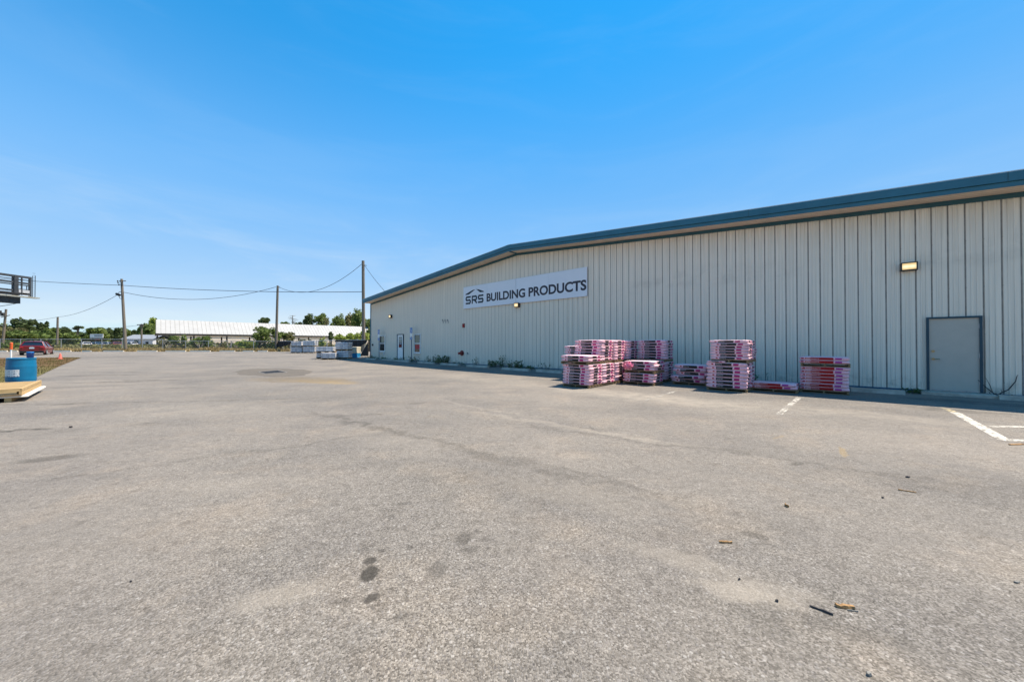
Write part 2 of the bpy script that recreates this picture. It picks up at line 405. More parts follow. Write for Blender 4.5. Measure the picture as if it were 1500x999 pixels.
def asphalt_mat():
    k = N('bleached asphalt')
    v = k.coord()
    vo = k.voro(v, 125.0)
    cs = k.n('ShaderNodeSeparateColor'); k.l(vo.outputs['Color'], cs.inputs[0])
    vo2 = k.voro(v, 52.0)
    cs2 = k.n('ShaderNodeSeparateColor'); k.l(vo2.outputs['Color'], cs2.inputs[0])
    big_st = k.math('MULTIPLY', k.math('GREATER_THAN', cs2.outputs[1], 0.72), k.math('LESS_THAN', vo2.outputs['Distance'], 0.42))
    fine = k.noise(v, 260.0, 2)
    agg = k.math('ADD', k.math('MULTIPLY', cs.outputs[0], 0.75), k.math('MULTIPLY', fine, 0.25))
    c = k.ramp(agg, [(0.0, (0.05, 0.045, 0.038)), (0.3, (0.124, 0.111, 0.094)), (0.62, (0.192, 0.174, 0.150)), (0.85, (0.262, 0.239, 0.209)), (1.0, (0.36, 0.332, 0.298))])
    stone = k.ramp(cs2.outputs[0], [(0, (0.09, 0.083, 0.077)), (0.4, (0.17, 0.155, 0.143)), (1, (0.36, 0.34, 0.31))])
    c = k.mix(k.math('MULTIPLY', big_st, 0.75), c, stone)
    # broad wear: traffic-polished and dusty areas
    b1 = k.noise(v, 0.16, 5, 0.6)
    b2 = k.noise(k.mapping(v, rot=(0, 0, R(35)), scale=(0.25, 1.1, 1)), 0.9, 4, 0.6)
    b3 = k.noise(v, 2.6, 4, 0.65)
    c = k.mix(k.mr(b1, 0.40, 0.60, 0, 0.9), c, k.mix(0.45, c, (0.27, 0.235, 0.195)))
    b4 = k.noise(v, 0.45, 5, 0.6)
    c = k.mix(k.mr(b4, 0.47, 0.66, 0, 0.8), c, k.mix(1.0, c, (0.76, 0.77, 0.80), 'MULTIPLY'))
    b5 = k.noise(k.mapping(v, loc=(9, 3, 0)), 1.1, 5, 0.65)
    c = k.mix(k.mr(b5, 0.5, 0.72, 0, 0.7), c, k.mix(1.0, c, (1.30, 1.22, 1.12), 'MULTIPLY'))
    b6 = k.noise(k.mapping(v, loc=(2, 7, 0)), 4.5, 5, 0.7)
    c = k.mix(k.mr(b6, 0.52, 0.70, 0, 0.55), c, k.mix(1.0, c, (0.72, 0.70, 0.68), 'MULTIPLY'))
    c = k.mix(k.mr(b2, 0.45, 0.72, 0, 0.65), c, k.mix(0.5, c, (0.10, 0.094, 0.088)))
    c = k.mix(k.mr(b3, 0.50, 0.75, 0, 0.4), c, k.mix(0.5, c, (0.095, 0.09, 0.084)))
    b7 = k.noise(k.mapping(v, loc=(5, 1, 0)), 13.0, 6, 0.75)
    c = k.mix(1.0, c, k.ramp(k.mr(b7, 0.3, 0.7), [(0, (.68, .67, .66)), (.5, (1, 1, 1)), (1, (1.0, 1.0, 1.0))]), 'MULTIPLY')
    c = k.mix(k.mr(b7, 0.55, 0.72, 0, .7), c, k.mix(1.0, c, (1.35, 1.33, 1.3), 'MULTIPLY'))
    # scuffs: short dark strokes of rubber
    sc1 = k.noise(k.mapping(v, rot=(0, 0, R(-20)), scale=(0.5, 5, 1)), 1.3, 4, 0.7)
    c = k.mix(k.mr(sc1, 0.66, 0.76, 0, 0.45), c, (0.06, 0.057, 0.054))
    # small dark specks of grit and old gum
    sp = k.voro(v, 1.7)
    spm = k.math('LESS_THAN', sp.outputs['Distance'], 0.02)
    c = k.mix(k.math('MULTIPLY', spm, 0.7), c, (0.035, 0.033, 0.03))
    # distorted coordinates give the stains ragged rims
    nz = k.n('ShaderNodeTexNoise'); k.l(v, nz.inputs['Vector']); nz.inputs['Scale'].default_value = 9.0; nz.inputs['Detail'].default_value = 4
    off = k.n('ShaderNodeVectorMath', operation='SUBTRACT'); k.l(nz.outputs['Color'], off.inputs[0]); off.inputs[1].default_value = (0.5, 0.5, 0.5)
    offs = k.n('ShaderNodeVectorMath', operation='SCALE'); k.l(off.outputs[0], offs.inputs[0]); offs.inputs['Scale'].default_value = 0.13
    vd = k.n('ShaderNodeVectorMath', operation='ADD'); k.l(v, vd.inputs[0]); k.l(offs.outputs[0], vd.inputs[1])
    def flatten(sock):
        f_ = k.n('ShaderNodeVectorMath', operation='MULTIPLY'); k.l(sock, f_.inputs[0]); f_.inputs[1].default_value = (1, 1, 0); return f_.outputs[0]
    flat_s = flatten(vd.outputs[0])
    sct = k.n('ShaderNodeVectorMath', operation='SCALE'); k.l(off.outputs[0], sct.inputs[0]); sct.inputs['Scale'].default_value = .055
    vdt = k.n('ShaderNodeVectorMath', operation='ADD'); k.l(v, vdt.inputs[0]); k.l(sct.outputs[0], vdt.inputs[1])
    flat_t = flatten(vdt.outputs[0])
    nz2 = k.n('ShaderNodeTexNoise'); k.l(v, nz2.inputs['Vector']); nz2.inputs['Scale'].default_value = 1.4; nz2.inputs['Detail'].default_value = 5; nz2.inputs['Roughness'].default_value = .65
    off2 = k.n('ShaderNodeVectorMath', operation='SUBTRACT'); k.l(nz2.outputs['Color'], off2.inputs[0]); off2.inputs[1].default_value = (.5, .5, .5)
    sc2 = k.n('ShaderNodeVectorMath', operation='SCALE'); k.l(off2.outputs[0], sc2.inputs[0]); sc2.inputs['Scale'].default_value = .9
    vd2 = k.n('ShaderNodeVectorMath', operation='ADD'); k.l(vd.outputs[0], vd2.inputs[0]); k.l(sc2.outputs[0], vd2.inputs[1])
    flat_b = flatten(vd2.outputs[0])
    patchy = k.mr(k.noise(v, 3.0, 5, .7), .36, .6, .25, 1)
    for (px, py, a, b, ang, soft, st, cc) in STAINS:
        if st <= 0: continue
        g = G(px, py)
        q = k.mapping(flat_b if max(a, b) > .45 else (flat_t if max(a, b) < .13 else flat_s), (g.x, g.y, 0), (0, 0, R(ang)), (a, b, 1), 'TEXTURE')
        ln = k.n('ShaderNodeVectorMath', operation='LENGTH'); k.l(q, ln.inputs[0])
        f = k.mr(ln.outputs['Value'], 1.25, 1.25 - soft, 0, st, True)
        if max(a, b) > .45: f = k.math('MULTIPLY', f, patchy)
        c = k.mix(f, c, k.mix(0.2, cc, c))
    hgt = k.math('ADD', k.math('MULTIPLY', vo.outputs['Distance'], -0.5), k.math('MULTIPLY', vo2.outputs['Distance'], -0.35))
    nb = k.bump(hgt, 0.7, 0.010)
    k.bsdf(c, 0.85, spec=0.25, normal=nb)
    return k.m
M['asphalt'] = asphalt_mat()

def patch_mat():
    k = N('repair asphalt')
    v = k.coord('Object')
    vo = k.voro(v, 120.0)
    cs = k.n('ShaderNodeSeparateColor'); k.l(vo.outputs['Color'], cs.inputs[0])
    c = k.ramp(cs.outputs[0], [(0, (0.072, 0.064, 0.053)), (0.6, (0.115, 0.101, 0.085)), (1, (0.17, 0.15, 0.128))])
    c = k.mix(k.mr(k.noise(v, 1.2, 4), 0.4, 0.7, 0, 0.5), c, (0.15, 0.128, 0.10))
    k.bsdf(c, 0.9, spec=0.2)
    return k.m
M['patch'] = patch_mat()
def soil_mat():
    k = N('sandy soil and thin grass')
    v = k.coord()
    n = k.noise(v, 0.8, 6, 0.7); n2 = k.noise(v, 9.0, 4, 0.7)
    c = k.mix(k.mr(n, 0.35, 0.65), (0.26, 0.20, 0.12), (0.14, 0.13, 0.05))
    c = k.mix(k.mr(n2, 0.4, 0.7, 0, 0.6), c, (0.34, 0.28, 0.18))
    k.bsdf(c, 0.95, spec=0.1)
    return k.m
M['soil'] = soil_mat()
def island_mat():
    k = N('mulch and thin lawn')
    v = k.coord()
    n = k.noise(v, 0.7, 5, 0.7); n2 = k.noise(v, 14.0, 4, 0.7)
    y = k.n('ShaderNodeSeparateXYZ'); k.l(v, y.inputs[0])
    f = k.mr(k.math('ADD', y.outputs[1], k.math('MULTIPLY', n, 8.0)), 22, 28)
    c = k.mix(f, (0.11, 0.10, 0.035), (0.10, 0.05, 0.022))
    c = k.mix(k.mr(n2, 0.4, 0.7, 0, 0.5), c, (0.19, 0.145, 0.075))
    k.bsdf(c, 0.95, spec=0.1)
    return k.m
M['island'] = island_mat()

# ------------------------------------------------------------------ mesh helpers
class MB:
    def __init__(s):
        s.v = []; s.f = []; s.mi = []; s.cur = 0
    def quad(s, *pts):
        i = len(s.v)
        s.v += [tuple(p) for p in pts]
        s.f.append(tuple(range(i, i + len(pts)))); s.mi.append(s.cur)
    def box(s, c, size, rot=None, taper=1.0):
        c = Vector(c); hx, hy, hz = (x / 2 for x in size)
        pts = []
        for z in (-1, 1):
            k = taper if z > 0 else 1.0
            for x, y in ((-1, -1), (1, -1), (1, 1), (-1, 1)):
                p = Vector((x * hx * k, y * hy * k, z * hz))
                if rot is not None: p = rot @ p
                pts.append(c + p)
        i = len(s.v); s.v += [tuple(p) for p in pts]
        for q in ((0, 3, 2, 1), (4, 5, 6, 7), (0, 1, 5, 4), (1, 2, 6, 5), (2, 3, 7, 6), (3, 0, 4, 7)):
            s.f.append(tuple(i + a for a in q)); s.mi.append(s.cur)
        return s
    def b2(s, lo, hi):
        return s.box([(a + b) / 2 for a, b in zip(lo, hi)], [b - a for a, b in zip(lo, hi)])
    def tube(s, path, r, n=8, cap=True):
        path = [Vector(p) for p in path]
        rr = r if isinstance(r, (list, tuple)) else [r] * len(path)
        base = len(s.v)
        for k, p in enumerate(path):
            d = (path[min(k + 1, len(path) - 1)] - path[max(k - 1, 0)])
            if d.length < 1e-9: d = Vector((0, 0, 1))
            d.normalize()
            a = d.orthogonal() if abs(d.z) < 0.95 else Vector((1, 0, 0))
            a = (a - d * a.dot(d)).normalized(); b = d.cross(a)
            for q in range(n):
                t = 2 * math.pi * q / n
                s.v.append(tuple(p + (a * math.cos(t) + b * math.sin(t)) * rr[k]))
        for k in range(len(path) - 1):
            for q in range(n):
                a0 = base + k * n + q; a1 = base + k * n + (q + 1) % n
                s.f.append((a0, a1, a1 + n, a0 + n)); s.mi.append(s.cur)
        if cap:
            s.f.append(tuple(base + q for q in reversed(range(n)))); s.mi.append(s.cur)
            e = base + (len(path) - 1) * n
            s.f.append(tuple(e + q for q in range(n))); s.mi.append(s.cur)
        return s
    def bar(s, a, b, w, h=None):
        a = Vector(a); b = Vector(b); h = h or w
        d = (b - a); L = d.length; d.normalize()
        up = Vector((0, 0, 1)) if abs(d.z) < 0.95 else Vector((0, 1, 0))
        x = d.cross(up).normalized(); z = x.cross(d)
        s.box((a + b) / 2, (w, L, h), Matrix((x, d, z)).transposed())
        return s
    def lathe(s, prof, n=32, c=(0, 0, 0)):
        base = len(s.v)
        for r, z in prof:
            for q in range(n):
                t = 2 * math.pi * q / n
                s.v.append((c[0] + r * math.cos(t), c[1] + r * math.sin(t), c[2] + z))
        for k in range(len(prof) - 1):
            for q in range(n):
                a0 = base + k * n + q; a1 = base + k * n + (q + 1) % n
                s.f.append((a0, a1, a1 + n, a0 + n)); s.mi.append(s.cur)
        s.f.append(tuple(base + q for q in reversed(range(n)))); s.mi.append(s.cur)
        e = base + (len(prof) - 1) * n
        s.f.append(tuple(e + q for q in range(n))); s.mi.append(s.cur)
        return s
    def mesh(s, name, mats, smooth=False):
        me = bpy.data.meshes.new(name)
        me.from_pydata(s.v, [], s.f)
        for m in (mats if isinstance(mats, (list, tuple)) else [mats]): me.materials.append(m)
        me.polygons.foreach_set('material_index', s.mi)
        if smooth: me.polygons.foreach_set('use_smooth', [True] * len(me.polygons))
        me.update()
        return me
    def build(s, name, mats, parent=None, smooth=False, bevel=0.0):
        o = bpy.data.objects.new(name, s.mesh(name, mats, smooth))
        col.objects.link(o)
        if parent is not None: o.parent = parent
        if bevel:
            b = o.modifiers.new('bevel', 'BEVEL'); b.width = bevel; b.segments = 2; b.limit_method = 'ANGLE'
        return o

def tag(o, label=None, cat=None, group=None, kind=None):
    if label: o['label'] = label
    if cat: o['category'] = cat
    if group: o['group'] = group
    if kind: o['kind'] = kind
    return o
def empty(name, loc, rz=0.0, label=None, cat=None, group=None):
    o = bpy.data.objects.new(name, None)
    o.location = loc; o.rotation_euler = (0, 0, rz); o.empty_display_size = 0.2
    col.objects.link(o)
    return tag(o, label, cat, group)
def structure(o):
    o['kind'] = 'structure'; return o

# ------------------------------------------------------------------ ground
def sheet(x0, x1, ys, dz, xs=1):
    m = MB()
    for a, b in zip(ys[:-1], ys[1:]):
        for i in range(xs):
            xa = x0 + (x1 - x0) * i / xs; xb = x0 + (x1 - x0) * (i + 1) / xs
            m.quad((xa, a, H(a) + dz), (xb, a, H(a) + dz), (xb, b, H(b) + dz), (xa, b, H(b) + dz))
    return m
ys_all = [-300, -20] + list(range(-12, 24, 4)) + [24 + i for i in range(0, 30)] + [54.5]
g = sheet(-900, 900, ys_all + [60, 80, 120, 300, 900], -0.012)
structure(g.build('ground', M['soil']))
a = sheet(-110, 70, [-20] + ys_all[2:-2] + [52.4], 0.0)
structure(a.build('asphalt_lot', M['asphalt']))

# worn parking lines by the wall
def stripe(name, pts, w, wear, c=(0.55, 0.515, 0.45)):
    m = MB()
    pts = [Vector(p) for p in pts]
    for p, q in zip(pts[:-1], pts[1:]):
        d = (q - p).normalized(); n = Vector((-d.y, d.x, 0)) * w / 2
        k = max(1, int((q - p).length / 1.0))
        for i in range(k):
            s = p.lerp(q, i / k); e = p.lerp(q, (i + 1) / k)
            m.quad(*[(x.x, x.y, H(x.y) + 0.004) for x in (s - n, e - n, e + n, s + n)])
    return structure(m.build(name, worn_paint(name + ' paint', c, wear)))
stripe('parking_line', [G(1399, 604.2), G(1468.5, 642.8)], 0.135, 0.46)
stripe('parking_line', [G(1452, 625), G(1560, 625.6)], 0.09, 0.465)
stripe('parking_line', [G(1466, 644.6), G(1570, 646.8)], 0.11, 0.46)
stripe('parking_line', [G(1141, 607), G(1171, 582)], 0.11, 0.515)
stripe('parking_line', [G(944, 587), G(990, 573)], 0.11, 0.545)
stripe('parking_line', [G(1380, 597), G(1398, 604)], 0.11, 0.53, (0.6, 0.5, 0.3))
for x in (137, 191, 237, 282):
    p = G(x, 518.2); stripe('parking_line', [p, p + Vector((0.2, 2.6, 0))], 0.3, 0.45)

# repaired asphalt round the storm drain
oct_px = [(346, 545.3), (353, 542.2), (372, 540.2), (420, 540.2), (440, 541.3), (457, 543.5), (453, 547), (444, 550.2), (412, 551.9), (392, 551.3), (372, 549.6), (352, 549.3)]
m = MB(); pts0 = [G(*q) for q in oct_px]; pts = []; r_ = random.Random(31)
for p_, q_ in zip(pts0, pts0[1:] + pts0[:1]):
    for i in range(6):
        w_ = p_.lerp(q_, i / 6); pts.append(w_ + Vector((r_.uniform(-.09, .09), r_.uniform(-.12, .12), 0)))
m.quad(*[(p.x, p.y, H(p.y) + 0.005) for p in reversed(pts)])
structure(m.build('asphalt_patch', M['patch']))
dc = [G(388.5, 547.6), G(419, 545.5), G(406.6, 542.9), G(380.2, 545.2)]
dcen = sum(dc, Vector()) / 4
drain = empty('storm_drain', (dcen.x, dcen.y, .006), 0, 'dark iron storm drain grate set in the darker asphalt patch', 'storm drain')
def dq(u, v, z):
    p = (dc[0] * (1 - u) + dc[1] * u) * (1 - v) + (dc[3] * (1 - u) + dc[2] * u) * v
    return (p.x - dcen.x, p.y - dcen.y, z)
def dblock(m, u0, u1, v0, v1, z0, z1):
    A = [dq(u0, v0, z0), dq(u1, v0, z0), dq(u1, v1, z0), dq(u0, v1, z0)]; B_ = [dq(u0, v0, z1), dq(u1, v0, z1), dq(u1, v1, z1), dq(u0, v1, z1)]
    m.quad(*A[::-1]); m.quad(*B_)
    for i in range(4): m.quad(A[i], A[(i + 1) % 4], B_[(i + 1) % 4], B_[i])
m = MB()
for r4 in ((-.06, 1.06, -.06, 0), (-.06, 1.06, 1, 1.06), (-.06, 0, 0, 1), (1, 1.06, 0, 1)): dblock(m, *r4, 0, .012)
m.build('frame', plain('worn drain frame', (0.2, 0.185, 0.165), 0.8), drain)
m = MB()
for i in range(18): dblock(m, .02 + i * .054, .045 + i * .054, .01, .99, .003, .011)
m.build('grate', plain('drain iron', (0.035, 0.035, 0.037), 0.7), drain)
m = MB(); dblock(m, 0, 1, 0, 1, .0005, .0015); m.build('sump_shade', M['black'], drain)  # flat black sheet: shade of the pit under the bars, put into colour

# worn lawn island at the left
isl_px = [(118.5, 524.3), (112, 526.6), (104, 529.8), (92, 534.5), (80, 540), (66, 546.5), (54, 552.5), (40, 560), (10, 572), (-60, 590), (-150, 585), (-150, 526), (0, 524.6), (60, 524.2), (100, 523.8)]
pts = [G(*q) for q in isl_px]
m = MB(); m.quad(*[(p.x, p.y, H(p.y) + 0.02) for p in pts])
isl = structure(m.build('lawn_island', M['island']))
bm = bmesh.new(); bm.from_mesh(isl.data); bmesh.ops.triangulate(bm, faces=bm.faces); bm.to_mesh(isl.data); bm.free()
isl.data.update()
def inside(x, y, poly):
    c = False; n = len(poly)
    for i in range(n):
        a, b = poly[i], poly[(i + 1) % n]
        if (a.y > y) != (b.y > y) and x < (b.x - a.x) * (y - a.y) / (b.y - a.y) + a.x: c = not c
    return c
def blades(mb, x, y, z, h, w, rng, lean=0.35):
    a = rng.uniform(0, 6.28); dx, dy = math.cos(a) * w / 2, math.sin(a) * w / 2
    lx, ly = rng.uniform(-lean, lean) * h, rng.uniform(-lean, lean) * h
    mb.quad((x - dx, y - dy, z), (x + dx, y + dy, z), (x + lx * .5 + dx * .7, y + ly * .5 + dy * .7, z + h * .6), (x + lx, y + ly, z + h))
rng = random.Random(3)
m = MB()
x0 = min(p.x for p in pts); x1 = max(p.x for p in pts); y0 = min(p.y for p in pts); y1 = max(p.y for p in pts)
n = 0
while n < 26000:
    x, y = rng.uniform(max(x0, -45), x1), rng.uniform(y0, y1)
    if not inside(x, y, pts): continue
    n += 1
    if mnoise.noise(Vector((x * .5, y * .5, 3))) + rng.uniform(-.3, .5) < 0: continue
    blades(m, x, y, H(y) + 0.015, rng.uniform(.03, .09), rng.uniform(.01, .03), rng, 0.8)
tag(m.build('lawn_grass', M['islandgrass']), 'thin worn brown and green grass on the lawn island behind the blue drum', 'grass', kind='stuff')

# ------------------------------------------------------------------ warehouse
U_END = 123.0 * FT; U_R = 61.55 * FT
def ztop(u): return 6.86 - abs(u - U_R) / 12.0
bld = empty('warehouse', CORNER, BROT, 'long grey ribbed metal warehouse with low gable and teal roof trim', 'warehouse')
# ribbed sheeting: a narrow pressed groove every foot and two shallow stiffening beads between
m = MB()
prof = []
nfeet = 123
off0 = (0.33) * FT        # phase of the grooves
for i in range(-1, nfeet + 1):
    b = off0 + i * FT
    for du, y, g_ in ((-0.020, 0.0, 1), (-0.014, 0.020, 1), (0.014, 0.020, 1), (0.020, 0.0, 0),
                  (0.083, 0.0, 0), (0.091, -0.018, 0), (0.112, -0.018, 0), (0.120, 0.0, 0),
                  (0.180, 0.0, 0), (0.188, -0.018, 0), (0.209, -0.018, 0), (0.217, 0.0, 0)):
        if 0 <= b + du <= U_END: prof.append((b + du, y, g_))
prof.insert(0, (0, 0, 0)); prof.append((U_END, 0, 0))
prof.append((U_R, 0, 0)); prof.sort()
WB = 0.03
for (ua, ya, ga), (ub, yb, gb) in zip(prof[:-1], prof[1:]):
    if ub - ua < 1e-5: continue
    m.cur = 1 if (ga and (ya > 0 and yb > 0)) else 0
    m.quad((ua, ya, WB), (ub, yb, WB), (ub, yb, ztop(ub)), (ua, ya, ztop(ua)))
m.cur = 0
m.quad((0, 40, WB), (0, 0, WB), (0, 0, ztop(0)), (0, 40, ztop(0)))
m.quad((U_END, 0, WB), (U_END, 40, WB), (U_END, 40, ztop(U_END)), (U_END, 0, ztop(U_END)))
m.quad((U_END, 40, WB), (0, 40, WB), (0, 40, ztop(0)), (U_R, 40, ztop(U_R)), (U_END, 40, ztop(U_END)))
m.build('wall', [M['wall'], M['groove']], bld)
OV = 0.70
def rake(name, ya, yb, za, zb, mat, ua=-0.06, ub=U_END + 0.06):
    m = MB()
    us = [ua, U_R, ub]
    for a_, b_ in zip(us[:-1], us[1:]):
        A = [(a_, ya, ztop(a_) + za), (a_, yb, ztop(a_) + za), (a_, yb, ztop(a_) + zb), (a_, ya, ztop(a_) + zb)]
        B = [(b_, ya, ztop(b_) + za), (b_, yb, ztop(b_) + za), (b_, yb, ztop(b_) + zb), (b_, ya, ztop(b_) + zb)]
        for i in range(4):
            j = (i + 1) % 4
            m.quad(A[i], B[i], B[j], A[j])
        if a_ == ua: m.quad(*A[::-1])
        if b_ == ub: m.quad(*B)
    return m.build(name, mat, bld)
rake('soffit', -OV, -0.003, 0.0, 0.02, M['soffit'])
# soffit board lines
m = MB()
for k in (0.17, 0.34, 0.51):
    for a_, b_ in ((0, U_R), (U_R, U_END)):
        m.quad((a_, -k - .006, ztop(a_) - .003), (b_, -k - .006, ztop(b_) - .003), (b_, -k + .006, ztop(b_) - .003), (a_, -k + .006, ztop(a_) - .003))
m.build('soffit_seam', plain('soffit seam', (0.25, 0.2, 0.15), 0.7), bld)
rake('fascia_lip', -OV - 0.035, -OV, -0.025, 0.095, M['teal'])
rake('rake_trim', -OV - 0.075, -OV - 0.003, 0.105, 0.335, M['teal'])
rake('top_trim', -0.045, 0.0, -0.135, -0.004, M['tealdark'], -0.02, U_END + .02)
rake('roof', -OV - 0.06, 40.2, 0.34, 0.365, M['roofmetal'], -0.12, U_END + 0.12)
# trim joints, ridge cap
for u in (6.1, 12.3, 24.4, 30.5, 36.0):
    m = MB(); m.b2((u, -OV - 0.079, ztop(u) + 0.10), (u + 0.02, -OV - 0.076, ztop(u) + 0.338)); m.build('trim_joint', M['tealdark'], bld)
m = MB()
m.b2((U_R - 0.22, -OV - 0.085, ztop(U_R) + 0.10), (U_R + 0.22, -OV - 0.078, ztop(U_R) + 0.33))
m.b2((U_R - 0.05, -OV, ztop(U_R) - 0.05), (U_R + 0.05, -0.05, ztop(U_R) - 0.004))
m.build('ridge_cap', M['teal'], bld)
m = MB(); m.b2((-0.035, -0.045, WB), (0.075, 0.05, ztop(0) - 0.14)); m.build('corner_trim', M['teal'], bld)
m = MB(); m.b2((-0.14, -OV - 0.07, ztop(0) + 0.10), (-0.065, 40, ztop(0) + 0.33)); m.build('eave_gutter', M['teal'], bld)
m = MB(); m.b2((0.08, -0.022, 0.04), (U_END, 0.001, 0.085)); m.build('base_trim', plain('blue base trim', (0.02, 0.09, 0.16), 0.5), bld)
m = MB(); m.b2((0, -0.05, -0.1), (U_END, 0.03, 0.035)); m.build('foundation', M['concrete'], bld)

# grey steel door at the right
def wall_rect(x0, x1, yt, yb):
    u0, _ = W(x0, 520); u1, _ = W(x1, 520)
    xm = (x0 + x1) / 2
    return u0, u1, W(xm, yb)[1], W(xm, yt)[1]
u0, _ = W(1356.5, 520); u1, _ = W(1438.5, 520)
zt = W(1356, 465.3)[1]; zb = 0.12
dr = MB(); dr.b2((u0 + 0.05, -0.045, zb), (u1 - 0.05, -0.012, zt - 0.05)); dr = dr.build('door', M['door'], bld)
fr = MB()
fr.b2((u0, -0.085, zb - 0.03), (u0 + 0.05, -0.01, zt)); fr.b2((u1 - 0.05, -0.085, zb - 0.03), (u1, -0.01, zt)); fr.b2((u0 + 0.05, -0.085, zt - 0.05), (u1 - 0.05, -0.01, zt))
fr.build('frame', M['frameteal'], dr)
um = u0 + 0.125
h = MB(); zh = W(1364, 525.5)[1]
h.tube([(um, -0.045, zh), (um, -0.075, zh)], 0.032, 14); h.tube([(um, -0.07, zh), (um, -0.095, zh), (um + 0.02, -0.10, zh), (um + 0.12, -0.098, zh - 0.008)], 0.011, 8)
h.build('handle', M['brass'], dr)
h = MB(); zl = W(1363, 514.3)[1]; h.tube([(um, -0.045, zl), (um, -0.068, zl)], 0.034, 16); h.build('deadbolt', M['brass'], dr)
for zz in (zt - 0.28, zt - 1.1, zb + 0.25):
    h = MB(); h.tube([(u1 - 0.055, -0.06, zz - 0.06), (u1 - 0.055, -0.06, zz + 0.06)], 0.011, 8); h.build('hinge', M['steel'], dr)
h = MB(); h.b2((u0 + 0.05, -0.06, zb - 0.025), (u1 - 0.05, -0.012, zb - 0.004)); h.build('threshold', M['steel'], dr)

# glazed door and two windows near the far corner
u0, u1, zb, zt = wall_rect(582.6, 591.8, 489.5, 527); zb = H(CORNER.y - 6) + 0.10
d2 = MB(); d2.b2((u0 + .05, -.045, zb), (u1 - .05, -.012, zt - .05)); d2 = d2.build('door', M['white'], bld); tag(d2, 'white door with a narrow dark glass light')
fr = MB(); fr.b2((u0, -.085, zb - .03), (u0 + .05, -.01, zt)); fr.b2((u1 - .05, -.085, zb - .03), (u1, -.01, zt)); fr.b2((u0 + .05, -.085, zt - .05), (u1 - .05, -.01, zt)); fr.build('frame', M['frameteal'], d2)
wdt = u1 - u0
g_ = MB(); g_.b2((u0 + wdt * .26, -.052, zb + 1.02), (u1 - wdt * .26, -.046, zt - .24)); g_.build('pane', M['glass'], d2)
h = MB()
for i, (a_, b_) in enumerate(((.30, .36), (.42, .5), (.58, .62), (.72, .86))):
    zz0 = zb + 1.02 + (zt - .24 - zb - 1.02) * a_; zz1 = zb + 1.02 + (zt - .24 - zb - 1.02) * b_
    h.b2((u0 + wdt * .33, -.054, zz0), (u1 - wdt * .33, -.0525, zz1))
h.build('notice', plain('faded window notices', (.4, .42, .44), .6), d2)
h = MB(); h.tube([(u1 - .13, -.045, zb + .95), (u1 - .13, -.09, zb + .95), (u1 - .22, -.095, zb + .95)], .013, 8); h.build('handle', M['steel'], d2)
def window(x0, x1, yt, yb, red):
    u0, u1, zb, zt = wall_rect(x0, x1, yt, yb)
    w = MB(); t = .07
    w.b2((u0, -.07, zb), (u0 + t, -.005, zt)); w.b2((u1 - t, -.07, zb), (u1, -.005, zt)); w.b2((u0 + t, -.07, zt - t), (u1 - t, -.005, zt)); w.b2((u0 + t, -.07, zb), (u1 - t, -.005, zb + t))
    zm = (zb + zt) / 2; w.b2((u0 + t, -.06, zm - .035), (u1 - t, -.005, zm + .035))
    wo = w.build('window', M['white'], bld)
    for a_, b_ in ((zb + t, zm - .035), (zm + .035, zt - t)):
        p = MB(); p.b2((u0 + t, -.03, a_), (u1 - t, -.02, b_)); p.build('pane', M['glass'], wo)
    s = MB(); s.b2((u0 - .03, -.12, zb - .06), (u1 + .03, -.003, zb - .003)); s.build('sill', M['white'], wo)
    if red:
        s = MB(); s.b2((u0 + t + .1, -.036, zb + t + .25), (u1 - t - .02, -.031, zm - .1)); s.build('window_sign', M['poster'], wo)
    return wo
window(556.5, 564.6, 491.3, 514.8, False)
window(607.3, 616.6, 489.3, 517.0, True)
# small wall fittings
def vent(px, py, w, h_, mat, name):
    u, z = W(px, py); b = MB(); b.b2((u - w / 2, -.06, z - h_ / 2), (u + w / 2, -.005, z + h_ / 2)); return b.build(name, mat, bld)
vent(546.3, 505.2, .22, .18, M['black'], 'vent_cover')
vent(562.8, 518.0, .22, .2, M['greypipe'], 'outlet_box')
# worn house number: three unreadable dark figures
for px in (649.0, 652.6, 656.3):
    u, z = W(px, 470.3)
    b = MB()
    b.b2((u - .11, -.012, z - .02), (u + .10, -.004, z + .05)); b.b2((u - .02, -.0125, z - .16), (u + .10, -.0045, z - .025)); b.b2((u - .12, -.011, z + .055), (u + .02, -.003, z + .13))
    tag(b.build('number', plain('faded dark figure', (.30, .29, .27), .8), bld))

